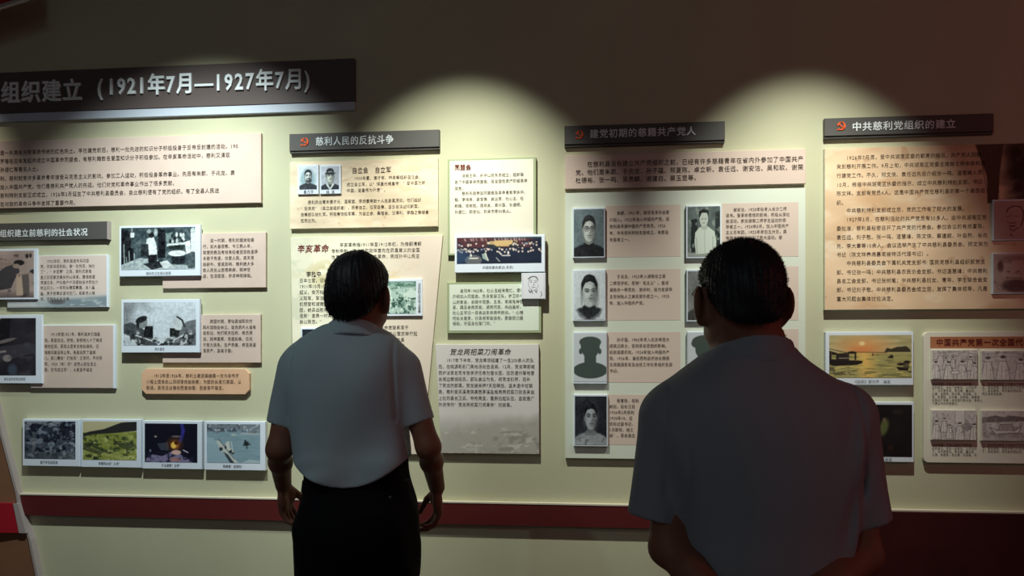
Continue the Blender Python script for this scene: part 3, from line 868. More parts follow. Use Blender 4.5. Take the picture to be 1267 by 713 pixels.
# --- introduction panel on the left
b = Board('text_board', 'wide pale pink text panel directly under the large title board', 'text panel', (-160, (179, 165.5), 323, (256.5, 256)), t=0.018, m='paper')
L = ['是一片具有光荣革命传统的红色热土。早在建党前后,慈利一批先进的知识分子积极投身于反帝反封建的活动。1905年,',
     '罗等在日本发起并成立中国革命同盟会,有慈利籍数名爱国知识分子积极参加。在辛亥革命活动中,慈利又涌现',
     '孙遵仁等著名人士。',
     '利,慈利就有许多革命青年接受马克思主义的影响。参加工人运动,积极投身革命事业。先后有朱郡、于兆龙、袁',
     '加入中国共产党。他们是慈利共产党人的先驱。他们对党和革命事业作出了很多贡献。',
     '慈利特别支部正式成立。1926年3月诞生了中共慈利县委员会,自此慈利便有了党的组织。有了全县人民进',
     '在对敌的革命斗争中发挥了重要作用。']
b.text('body_text', L, 0, [180.5, 191.3, 202, 213.3, 224.3, 235, 246], 6.28, 6.7, ref=300)

# --- left section sign
b = Board('section_sign', 'dark charcoal section sign without emblem above the left photographs, cut by the frame', 'sign', (-160, (278, 275.5), 134, 298.5), t=0.02, m='head')
X0, X1, Z0, Z1 = b.X
mesh_obj('end_cap', *prism(rect_outline(X1 - .006, X1 + .001, Z0 - .001, Z1 + .001), -b.t - .001, 0), M['trimw'], b.o)
lettering('lettering', ['党组织建立前慈利的社会状况'], -9, [288], 9.75, 10, b.t + .001, M['letter'], b.o, bold=0.014, ext=0.01, ref=60)

# --- left column: porter photograph and its text, dark photograph and its text
GP = 'black-and-white history photographs with captions'
b = Board('text_board', 'pinkish text panel with a lake scene along its bottom, under the left dark sign', 'text panel', (9, (318, 314.5), 133.5, (381, 380)), t=0.014, m='white')
b.sheet('print', (10, (318, 315.5), 132, (380, 379)), bg_lakeshore(110, 60), m='parch')
L = ['\u3000\u30001922年初,慈利县连年兵灾匪', '荒,农民深受剥削。像“吃排饭,抽壮', '丁”、“乡团费”之类,慈利农家每', '里三四百家流离失所60多家。靠借粮度', '荒渡日多。产妇稳户户深感缺技术劳动力', '就业日少。一年到头糠菜裹腹。当八童', '童,男子贫寒却读书无门,母家流入赌', '场,无钱为丈夫治病。']
b.text('body_text', L, 50, [323, 329.5, 336, 343, 349.5, 356, 363, 370], 4.25, 4.9, ref=87)
b = Board('photo_board', 'faded photograph of bent figures at a work bench, under the left dark sign', 'photograph', (-70, 308.5, 46, 371), t=0.024, back=.0146, group=GP)
b.sheet('print', (-66, 311, 42, 368.5), pic_porter(150, 90))

b = Board('text_board', 'plain pink text panel beside the darkest left photograph', 'text panel', (38, (402.5, 401.5), 142.5, 480.5), t=0.014, m='white')
b.panel('card', (39, (403.5, 402.5), 140, 480), 'paper')
L = ['\u3000\u30001913年至1921年,慈利城乡饥饿盈', '途。民匪交加。苛捐、杂税有九十了摊派', '横向征调,军阀土匪多次抢劫烧杀。征', '钱粮派差没有止年。各县逃荒了妻娘', '儿、卖儿鬻女“打秋风”之事时、不光得', '罪。1920(年)的“灾荒人民生活之', '困,乞丐成之形”,人民苦不堪言']
b.text('body_text', L, 55, [413.5, 421, 428.5, 436, 443, 450.5, 457.5], 4.25, 4.9, e=.0006, ref=92)
b = Board('photo_board', 'darkest left photograph of a dim interior, below the bench photograph', 'photograph', (-70, 390, 52, 474.5), t=0.024, back=.0146, group=GP)
b.sheet('print', (-66, 394, 44.5, 464.5), pic_darkroom(140, 90))
b.text('caption', ['慈利县的贫民区陋巷'], 5, [469], 3.2, 3.8, m='inkgrey')

# --- clinic photograph and smokers photograph with their text
b = Board('text_board', 'pink text panel right of the clinic photograph', 'text panel', (201, 288.5, 329, 356.5), t=0.014, m='paper')
L = ['\u3000\u3000这一时期,慈利封建迷信盛', '行,如大基督教、今三教人年,', '致使宗教及有钱有权者把百姓愚弄', '多若干危害,坑害人民。高天灵', '缺耕牛、受其影响,慈利绝大多', '数人民处以思想麻痹、精神空', '虚,生活困苦,祈求神明保佑。']
b.text('body_text', L, 251, [297.3, 304.7, 312, 319.4, 326.8, 334, 341.3], 4.75, 5.2, ref=284)
b = Board('photo_board', 'black-and-white photograph of a crowded clinic with figures in white coats', 'photograph', (147.5, (280, 278), 247.5, (342.3, 341.2)), t=0.03, back=.0146, group=GP)
b.sheet('print', (150, (282, 281), 241.5, (334, 333.3)), pic_clinic(150, 86))
b.text('caption', ['慈利的卫生院旧景照'], 181, [338.3], 3.6, 4.2, m='inkgrey')
b = Board('text_board', 'pink text panel right of the photograph of two reclining smokers', 'text panel', (201, 389.5, 322.5, 449), t=0.014, m='paper')
L = ['\u3000\u3000民国时期,劳动县城和农村', '鸦片馆随处林立,吸食鸦片人自有', '目标垃、他们把方压榨,榜杰横', '道、精神萎靡、骨瘦如柴、日元', '于劳力丧失。生产荒废,终至卖妻', '荡家产,妻离子散。']
b.text('body_text', L, 251, [397.6, 405, 412, 419.4, 426.8, 434], 4.6, 5.2, ref=284)
b = Board('photo_board', 'pale photograph of two smokers lying face to face', 'photograph', (150, (371, 370), 247, (436.7, 436.2)), t=0.03, back=.0146, group=GP)
b.sheet('print', (153, (374.3, 374), 242.5, (427.6, 427.4)), pic_smokers(150, 90))
b.text('caption', ['鸦片烟馆'], 191.5, [432], 3.2, 4, m='inkgrey')

# --- orange plaque with clipped corners
x0, x1, z0, z1 = zrect(175, 456.5, 308.6, 488, 0.016)
c = 0.02
ol = [(x0 + c, z0), (x1 - c, z0), (x1, z0 + c), (x1, z1 - c), (x1 - c, z1), (x0 + c, z1), (x0, z1 - c), (x0, z0 + c)]
b = Board('text_plaque', 'peach-coloured plaque with clipped corners above the row of four small photographs', 'plaque', (175, 456.5, 308.6, 488), t=0.016, m='orange', outline=ol, part='plaque')
L = ['\u3000\u30001912年至1926年,慈利土著武装雄霸一方为非作歹;', '小股土匪各处山洞啸聚抢劫勒索;为匪的头家打蔬菜、认亲', '勒赎,民无日出夜伏而安动宿,百姓苦不堪言。']
b.text('body_text', L, 181, [465, 472.5, 480], 4.95, 5.4, ref=240)

# --- row of four photographs with captions
GR = 'row of four small captioned photographs'
for lab, rect, img, pnt, cap, cx, pit in (
        ('leftmost of the four small photographs, dark blue-grey rocks and roots', (27.8, 519, 98.3, 577), (30.5, 521.5, 93.5, 568), pic_rocks(94, 70), '脱下不忘岩和深', 50, 3.3),
        ('small photograph of a yellow-green hillside under a dark ridge', (100.2, 519, 174.2, 578.5), (102.6, 521.8, 169.2, 569.3), pic_hillside(98, 70), '贫瘠的火毛“土地”', 122, 3.3),
        ('small night photograph of a glowing cooking fire', (176.2, 521, 249.8, 580.5), (179.2, 524.3, 244.3, 572.2), pic_fire(96, 70), '烤火度夜“过冬”', 200, 3.3),
        ('rightmost of the four small photographs, rafts on a pale blue river', (252.7, 521.7, 328.2, 582), (256, 525, 322, 573), pic_river(98, 72), '险高急“赶排队”', 276, 3.4)):
    b = Board('photo_board', lab, 'photograph', rect, t=0.024, group=GR)
    b.sheet('print', img, pnt)
    b.text('caption', [cap], cx, [0.5 * (img[3] + rect[3]) - .3], pit, 4, m='inkgrey', bold=.01)


# --- the three section signs with emblem
def sign(label, rect, em, s, px0, py, pitch, ref):
    b = Board('section_sign', label, 'sign', rect, t=0.024, m='head')
    X0, X1, Z0, Z1 = b.X
    mesh_obj('lower_lip', *prism(rect_outline(X0, X1, Z0 - .009, Z0 - .001), -b.t + .006, 0), M['head'], b.o)
    emblem(b, *em)
    lettering('lettering', [s], px0, [py], pitch, 11.6, b.t + .001, M['letter'], b.o, bold=0.014, ext=0.01, ref=ref)


sign('charcoal section sign with emblem, the one above the nearer-wall man in pale shirt', (358, (165.3, 160.8), 543.5, (185.5, 183)), (371, 170, 382.5, 181.3), '慈利人民的反抗斗争', 390.5, 173.7, 11.1, 440)
sign('charcoal section sign with emblem at centre right, dim, above the portrait board', (698.4, (155.8, 150), 897, (178, 174)), (710.5, 161.3, 723, 172.3), '建党初期的慈籍共产党人', 729.5, 163.8, 11.85, 795)
sign('rightmost charcoal section sign with emblem, above the parchment panel with an old tree', (1020.4, (145.3, 141.3), 1229.5, (167.5, 163.5)), (1034, 150.3, 1047, 161.8), '中共慈利党组织的建立', 1054, 155, 12.35, 1115)

# --- parchment panel with two portraits
b = Board('text_board', 'parchment text panel with two small portraits, directly under the sign nearest its left', 'text panel', (358.7, (200, 196.3), 542, (282.3, 281)), t=0.016, m='cream')
b.o['label'] = 'parchment text panel carrying two small portraits, just below a charcoal sign'
b.sheet('print', (358.9, (200.2, 196.5), 541.8, (282.1, 280.8)), bg_parchment(190, 86, (230, 212, 184), 45, (214, 190, 150)), m='parch', e=.0006)
b.text('heading', ['自立会'], 435.5, [210.9], 7.05, 8.4, bold=.012, ref=448)
b.text('heading', ['自立军'], 463.7, [210.4], 7.05, 8.4, bold=.012, ref=474)
L = ['\u3000\u30001900年夏,唐才常、林圭等组织自立会,', '成立自立军,以“保皇光绪皇帝”“变中国为新', '中国,变皇帝为外患”。']
b.text('body_text', L, 429, [219.8, 227.3, 234.8], 4.75, 5.2, ref=480)
L = ['\u3000\u3000慈利热血青年唐才元、温翠堂、李炳寰等数十人投身其活动,他们组织', '“安良党”(自立会组织者),后参自立,征军自筹,坚生当决战间斯菜,', '自筹部队统扎军。积极筹饷投军需,为自立会、桑植会、汪得利、李森之等被害', '而死壮烈。']
b.text('body_text', L, 372, [249, 256.7, 264.3, 272], 4.65, 5.2, ref=450)
GPT = 'small portrait plaques on the display panels'
for lab, rect, pnt, img, cap, cx in (
        ('small portrait of a bearded man in an oval, left one on the parchment panel', (368, 204, 394, 240.5), portrait(52, 62, (150, 180, 190), (206, 216, 216), (34, 36, 44), (50, 56, 64), 2, oval=True, beard=True), (370.5, 206, 392, 234.5), '秦力平', 375.5),
        ('small portrait of a man in a bowler hat, right of the bearded oval portrait', (395.6, 204, 421.5, 240), portrait(52, 62, (196, 204, 216), (206, 214, 204), (38, 42, 50), (40, 46, 56), 3, hat=True, collar=(206, 214, 214)), (397.5, 206, 419.5, 234.5), '林 圭', 403.5)):
    b = Board('portrait_plaque', lab, 'portrait', rect, t=0.026, back=0.0168, group=GPT)
    b.sheet('print', img, pnt)
    b.text('caption', [cap], cx, [237.5], 4.4, 4.6)

# --- the slanted panel about the 1911 uprising
TS = 0.014
A_, B_, C_, D_ = wall_point(359.5, 293.5, TS), wall_point(547.8, 291.5, TS), wall_point(522.5, 565, TS), wall_point(364.5, 558, TS)
zlo = 0.5 * (C_[2] + D_[2])
ol = [(D_[0], zlo), (C_[0], zlo), (B_[0], 0.5 * (A_[2] + B_[2])), (A_[0], 0.5 * (A_[2] + B_[2]))]
b = Board('text_board', 'tall mottled panel with slanting right edge, behind the man with dark trousers', 'text panel', (359.5, 292.5, 547.8, 562), t=TS, m='cream', outline=ol)


def slant(U, Vv):
    xl = A_[0] + (D_[0] - A_[0]) * Vv; xr = B_[0] + (C_[0] - B_[0]) * Vv
    zt_ = 0.5 * (A_[2] + B_[2])
    return xl + (xr - xl) * (0.001 + .998 * U), zt_ + (zlo - zt_) * (0.001 + .998 * Vv)


b.sheet('print', (359.5, 292.5, 547.8, 562), bg_revolution(190, 270), m='parch', e=.0006, outline=slant)
b.text('heading', ['辛亥革命'], 368, [307.8], 10.2, 10.5, m='inkred', bold=.02, shear=.12, ref=388)
L = ['\u3000\u3000辛亥革命指1911年至1912年初,为推翻清朝', '专制帝制,建立共和政体首先在武昌首义的全国', '性革命。是近代中国民主革命,完成孙中山民主革命任务']
b.text('body_text', [L[0], L[1], L[2][:-4]], 410, [302.5, 310, 317.5], 5.35, 5.6, ref=468)
b.text('heading', ['李执中'], 379, [339.3], 6.5, 7.4, bold=.016, ref=390)
L = ['日本士官,记者在京。', '1911年10月10日武昌', '起义,安万松同志', '义陆军,军法武官', '机预受和湖南巡抚', '团,统兵战胜将领', '活民“激昂一时兵', '由山民志。”']
b.text('body_text', L, 370.5, [347, 354.3, 361.6, 369, 376.3, 383.6, 390.8, 398], 5.2, 5.6, ref=390)
L = ['人,与革命党联系军于', '武昌后,10日公营武举行起', '义,率先响应攻占县', '城,成立慈利军政府', '。推翻清朝统治之后']
b.text('body_text', L, 455, [405.5, 413, 420.5, 428, 435], 5.2, 5.6, ref=490)
b = Board('photo_board', 'green-tinted engraving of a battle crowd beside the ear of the man in the pale shirt', 'picture', (432, 345.8, 522.6, 391.3), t=0.024, back=.0148)
b.sheet('print', (435, 348.5, 514.8, 388.5), pic_stamp(150, 80))
b.text('caption', ['武昌起义军攻占督署'], 517, [352.5], 4.1, 4.2, vertical=True, ref=518)
b = Board('photo_board', 'dark photograph mostly hidden behind the left shoulder of the man in the pale shirt', 'photograph', (372.3, 405.5, 440, 452), t=0.024, back=.0148)
b.sheet('print', (374, 407.5, 438, 444), portrait(70, 46, (34, 40, 52), (120, 124, 128), (20, 22, 28), (30, 32, 40), 5))

# --- green-rimmed cards
b = Board('text_board', 'cream card with green rim headed by a three-character title, above the crowd photograph', 'text panel', (554, (196.8, 194.6), 663.3, 315.5), t=0.016, m='green')
b.panel('card', (556.6, (199, 197), 660, 313.3), 'cream')
b.text('heading', ['同盟会'], 562.4, [207.2], 7, 7.6, m='inkred', bold=.02, e=.0006, ref=573)
L = ['\u3000\u3000清朝王年,孙中山在东京成立,组织联', '合了中国革命同盟会。是全国性资产阶级革命', '政党。', '\u3000\u3000慈利先后参加同盟会及革命者有李执中、', '程、李博寿、康宝槐、姚业芳、杜心五、杜', '穆雄、曾树勋、唐尚友、黄兴藻、孙遵昭、', '孙遵仁、郭贵仙、刘承杰等30余人。']
b.text('body_text', L, 562.5, [216.8, 224.5, 232.3, 238.6, 246.3, 254, 261.6], 4.55, 5.0, e=.0006, ref=607)
b = Board('text_board', 'mint card with green rim, below the crowd photograph, small portrait at its corner', 'text panel', (553.3, 349.2, 669.8, 412.3), t=0.016, m='green')
b.panel('card', (556, 351.8, 666.8, 409.2), 'mint')
L = ['\u3000\u3000自同年1905年,杜心五经宋教仁、覃振', '介绍加入同盟会。负身安康卫队,护卫孙中', '山的安全,表建中营旗。五岳、军阀鬼神管', '袁、藏身金南首宏。湖南同志,内战虽折。', '杜心五写过一首表达革命情怀的诗。“心憾', '何处大富贵,讨恶用军级技奇。愿做把刀器', '相助,许国身在渐门间。”']
b.text('body_text', L, 560, [359.6, 366.4, 373.5, 380, 386.9, 393.7, 400.2], 4.65, 5.0, e=.0006, ref=602)
b = Board('photo_board', 'long dark blue photograph of a crowded assembly hall', 'photograph', (562.6, (292, 290), 674.3, 337), t=0.032, back=.0172, group=GP)
b.sheet('print', (565.2, (294.3, 293), 670, 326), pic_congress(170, 52))
b.text('caption', ['中国同盟会成立(东京)'], 597, [330.8], 3.9, 3.9, shear=.15)
b = Board('portrait_plaque', 'small square ink sketch of a bearded face', 'portrait', (645.2, 338, 675, 370.2), t=0.034, back=.0172, group=GPT)
b.sheet('print', (645.8, 338.6, 674.4, 369.6), pic_inksketch(64, 68))

# --- grey panel with mountains
TG = 0.018
q = [wall_point(546, 560.5, TG), wall_point(667.2, 562.5, TG), wall_point(666.6, 427, TG), wall_point(538.6, 425.5, TG)]
z0, z1 = .5 * (q[0][2] + q[1][2]), .5 * (q[2][2] + q[3][2])
ol = [(q[0][0], z0), (q[1][0], z0), (q[2][0], z1), (q[3][0], z1)]
b = Board('text_board', 'pale grey panel with a brush-written heading and faint mountains along its bottom', 'text panel', (538.6, 426, 667, 561.5), t=TG, m='lilac', outline=ol)
b.sheet('print', (538.6, 426, 667, 561.5), bg_mountain(140, 146), m='parch', e=.0006,
        outline=lambda U, Vv: ((lambda xl, xr: xl + (xr - xl) * (.002 + .996 * U))(q[3][0] + (q[0][0] - q[3][0]) * Vv, q[2][0] + (q[1][0] - q[2][0]) * Vv), z1 + (z0 - z1) * (.002 + .996 * Vv)))
b.text('heading', ['贺龙两把菜刀闹革命'], 557, [435.6], 8.5, 8.6, bold=.006, shear=.2, ref=595)
L = ['\u3000\u30001917年下半年,贺龙率领组建了一支200余人的队', '伍,在桃源和石门两地活动击退湘。12月,贺龙率部被湘', '西护法军总司令张学济任命为营长团,驻防澧州等地营长率部', '去湘边慈城招兵,部队会议为名,将贺龙扣押,后补', '了贺龙的部属。贺龙被关押7天后释放。返乡途中在镇', '路,慈利安兵溪夜突袭芭茅溪盐局用两把菜刀砍去来自利', '上社的县长卫兵。夺枪两支,重新拉起队伍,这就是广', '为流传的“贺龙两把菜刀闹革命”的故事。']
b.text('body_text', L, 542.5, [446, 453.8, 461.6, 469.4, 477.2, 485, 493, 501], 5.0, 5.6, ref=600)

# --- early members panel and portrait board
b = Board('text_board', 'wide low pink text panel under the dim centre-right sign', 'text panel', (699, (192.7, 184), 997, (234.3, 227)), t=0.024, m='paper')
L = ['\u3000\u3000在慈利县没有建立共产党组织之前,已经有许多慈籍青年在省内外参加了中国共产', '党。他们是朱郡、于兆龙、孙子蕴、邢夏陈、卓立新、袁任远、谢安沽、吴和软、谢荣智、', '杜德裕、张一鸣、吴贵麟、谢建白、蔡玉昆等。']
b.text('body_text', L, 712, [200.2, 210.2, 220], 7.3, 7.7, ref=850)
b = Board('portrait_board', 'tall pale board carrying rows of portraits, partly behind the nearest man', 'display board', (699.5, (238, 233.5), 996.8, (567, 571)), t=0.016, m='pale')
TEXTS = [['\u3000\u3000朱郡,1921年,就任毛泽东省委', '介绍入。1922年加入中国共产党。是', '慈利县早期中国共产党党员。1926', '年,中共慈利特别支部成立,朱郡是', '先驱者之一。'],
         ['\u3000\u3000于兆龙,1923年入湖南省立第', '二师范学校。受到“毛主义”。自读', '湖南省一师范校、游学时。后为支部早', '主党创始人之兼任部长者之一。1925', '年,加入中国共产党。'],
         ['\u3000\u3000孙子蕴,1903年考入北京师范大', '成就过硕士。受到革命思想的影响。', '后就组建农校。1924年加入中国共产', '党。1926年,兼任慈利县农协长期慈', '五道路国家发及出任工作负责组织支部', '书记。'],
         ['\u3000\u3000邢夏陈,慈利', '岐岩。后长江任', '1926年5月慈利', '1930年10。后', '任校过部书记。', '1月卸任。他工', '级”。革命游击']]
TEXTS2 = ['\u3000\u3000谢安沽,1920年秋考入长沙二师', '读书。受革命思想的影响,积极从事社', '会活动。参加湖南二师学生运动的领', '导者之一。1924年5月,加入中国共产', '主义青年团。1925年参加五卅日,英', '帝国血日宣传抗议了数大运动。使']
YT = [(254.5, 318), (333.3, 396.5), (410.8, 473.5), (488, 551)]
for k, (a_, c_) in enumerate(YT):
    b.panel('card', (749, (a_, a_ - 1 + .6 * k), 842, c_), 'pink')
    b.text('body_text', TEXTS[k], 754, [a_ + 8.7 + 8.2 * j if k < 2 else a_ + 9.5 + 7.7 * j if k == 2 else a_ + 8 + 7.2 * j for j in range(len(TEXTS[k]))], 4.55, 5.2, e=.0006, ref=795)
    b.panel('card', (893, (a_ - 3, a_ - 4), 988, c_), 'pink')
    b.text('body_text', TEXTS2, 898, [a_ + 4.5 + 7 * j + (1 if k else 0) for j in range(6)], 4.55, 5.2, e=.0006, ref=940)
for lab, rect, img, pnt in (
        ('portrait of a man with round glasses, top left on the tall pale board', (708.5, 257, 748.6, 319), (710, 259, 747.4, 317.4), portrait(70, 110, (110, 128, 134), (190, 198, 196), (40, 44, 46), (30, 34, 38), 6, glasses=True, sc=1.05)),
        ('portrait of a stern young man fading to white, second down on the left', (708.7, 334, 749.3, 397.3), (710.5, 336, 748, 395.6), portrait(70, 110, (120, 126, 130), (188, 198, 200), (26, 28, 32), (40, 44, 50), 7, sc=1.28, fade=True, turn=.4)),
        ('capped head-and-shoulders silhouette under the stern young man', (709.3, 411, 751, 475), (710.2, 413, 750.4, 472.5), silhouette(70, 110)),
        ('lowest portrait on the left, man with dark hair before a black ground', (709.6, 488.3, 752, 552.5), (711.3, 490.5, 750.6, 550.7), portrait(70, 110, (42, 46, 56), (160, 168, 176), (22, 24, 30), (150, 158, 164), 8)),
        ('portrait of a standing man in white shirt beside the nearest man\'s hair', (849, 254, 892.5, 319.5), (850.7, 255.7, 891, 317.5), pic_tunic(76, 116)),
        ('faded grey portrait half hidden by the left ear of the nearest man', (849.5, 333.5, 892.7, 398), (851, 335.5, 891, 396), portrait(70, 110, (128, 132, 132), (150, 152, 150), (112, 116, 116), (66, 66, 66), 9)),
        ('tilted-cap silhouette above the left shoulder of the nearest man', (850.5, 410.5, 893.4, 475), (851.5, 412, 892.5, 473), silhouette(70, 110, True))):
    b = Board('portrait_plaque', lab, 'portrait', rect, t=0.030, back=.0166, group=GPT)
    b.sheet('print', img, pnt)

# --- parchment panel with the old tree
b = Board('text_board', 'large parchment text panel with an old tree printed at its top right', 'text panel', (1020.5, (181.5, 177), 1360, (384, 381)), t=0.022, m='cream')
b.sheet('print', (1020.8, (181.7, 177.2), 1359.7, (383.8, 380.8)), bg_oldtree(330, 196), m='parch', e=.0006)
L = ['\u3000\u30001926年7月底,受中共湖南区委的郭亮的指派,共产党人回籍', '来到慈利开展工作。9月上旬,中共湖南区党委主席继文师来慈利进', '行建党工作。不久,邢文侠、袁任远先后介绍张一鸣、温慧峰入党。', '10月,根据中共湖南区执委的指示,成立中共慈利特别支部,书记', '陈文祥。支部有党员4人。这是中国共产党在慈利县的第一个基层组', '织。', '\u3000\u3000中共慈利特别支部成立后,党的工作有了较大的发展。', '\u3000\u30001927年3月,在慈利活动的共产党员有30多人。由中共湖南区党', '委批准,慈利县秘密召开了共产党的代表会。参加会议的有邢夏陈、', '袁任远、刘子敬、张一鸣、温慧峰、陈文侠、蔡建期、叶自然、谷向', '先、李大章等10余人。会议选举产生了中共慈利县委员会。邢文侠为', '书记(陈文祥养病暴闻被特派代理书记)。', '\u3000\u3000中共慈利县委员会下属机关党支部书:国民党慈利县组织部党支', '部、书记张一鸣;中共慈利县农民协会支部、书记温慧峰;中共慈利', '县总工会支部,书记张树笔;中共慈利县妇女、青年、学生联合会支', '部,书记刘子敬。中共慈利县委员会成立后,发挥了集体领导,凡是', '重大问题由集体讨论决定。']
b.text('body_text', L, 1035, [193.5, 204.3, 215.6, 227, 237.8, 249.3, 259.3, 270.5, 281.5, 292.6, 303.3, 314.2, 324.9, 336.2, 347, 358, 369.4], 5.95, 6.4, ref=1120)
for lab, rect, k in (('line-drawn portrait on the parchment panel, the upper one under the tree', (1228.7, (247.2, 246), 1280, 297.5), 0), ('washed grey portrait on the parchment panel, the lower one under the tree', (1228, 312.8, 1280, 363.6), 1)):
    b = Board('portrait_plaque', lab, 'portrait', rect, t=0.034, back=.0232, group=GPT)
    b.sheet('print', (rect[0] + 1.2, (rect[1][0] + 1.4 if k == 0 else rect[1] + 1.4), 1278.6, rect[3] - 1.6), pic_drawnhead(72, 74, k))

# --- sunset painting, night photograph, congress board
b = Board('painting', 'painting of a red-orange sunset over water with dark boats', 'painting', (1021.5, 410.8, 1130.2, 476.5), t=0.024)
b.sheet('print', (1026, 414.8, 1128, 467.6), pic_sunset(150, 80))
b.text('caption', ['《启航》群力作\u3000油画'], 1056, [472.3], 4.4, 4.8, m='inkgrey')
b = Board('painting', 'nearly black night picture behind the right shoulder of the nearest man', 'painting', (1021.5, 497.5, 1130.8, 571.5), t=0.024)
b.sheet('print', (1026, 500.8, 1128.5, 565), pic_nightfigure(120, 76))
b.text('caption', ['《火炬》群力作\u3000油画'], 1056, [568.3], 4.6, 4.8, m='inkgrey')

b = Board('display_board', 'rounded pale board with a brown heading strip and four line drawings, at the right edge', 'display board', (1143, 410.5, 1350, (572.5, 575)), t=0.02, m='cream', r=0.018)
b.panel('heading_strip', (1151, 416.5, 1343, 431), 'brownstrip')
b.text('heading', ['中国共产党第一次全国代表大会'], 1158, [423.5], 9.3, 9.6, m='inkred', bold=.012, e=.0006, ref=1215)
L1 = ['1920年夏,中共上海共产党早期', '组织成立。先后一些有志。七月召开', '了,与代表李达、李汉俊、董必武、', '三德、张国焘、陈公博、何叔衡、毛', '泽、陈潭秋、王尽美、邓恩铭、周佛海', '中国共产党第一次全国代表大会。参加上', '下确立中共共党建立。']
L2 = ['三、会议同时制定了中国共产党早期', '三、会议选举。先后大会七代召开', '了,会议选举、李汉俊共同必武、共', '同三次会议结束。']
for s_, px, py, n_ in ((L1, 1153, 475.5, 7), (L2, 1215, 475.5, 4), (L1, 1153, 551, 4), (L2, 1215, 551, 3)):
    b.text('body_text', s_[:n_], px, [py + 3.95 * j for j in range(n_)], 3.3, 3.7, ref=px + 25)
for k, (lab, rect) in enumerate((
        ('line drawing of figures meeting round a table, upper left of four', (1152.8, 433, 1209.7, 470)),
        ('line drawing of three standing figures in long gowns, upper right of four', (1214, 434, 1272, 470.5)),
        ('line drawing of figures in a room, lower left of four', (1152.5, 507.5, 1208.5, 545)),
        ('line drawing of a boat among waves, lower right of four', (1214, 508, 1272, 546)))):
    b = Board('drawing_plaque', lab, 'drawing', rect, t=0.032, back=.0206, group='line drawings on the rounded board', m='cream')
    b.sheet('print', (rect[0] + .6, rect[1] + .6, rect[2] - .6, rect[3] - .6), pic_linework(86, 56, k))
bpy.data.objects.remove(_fo)
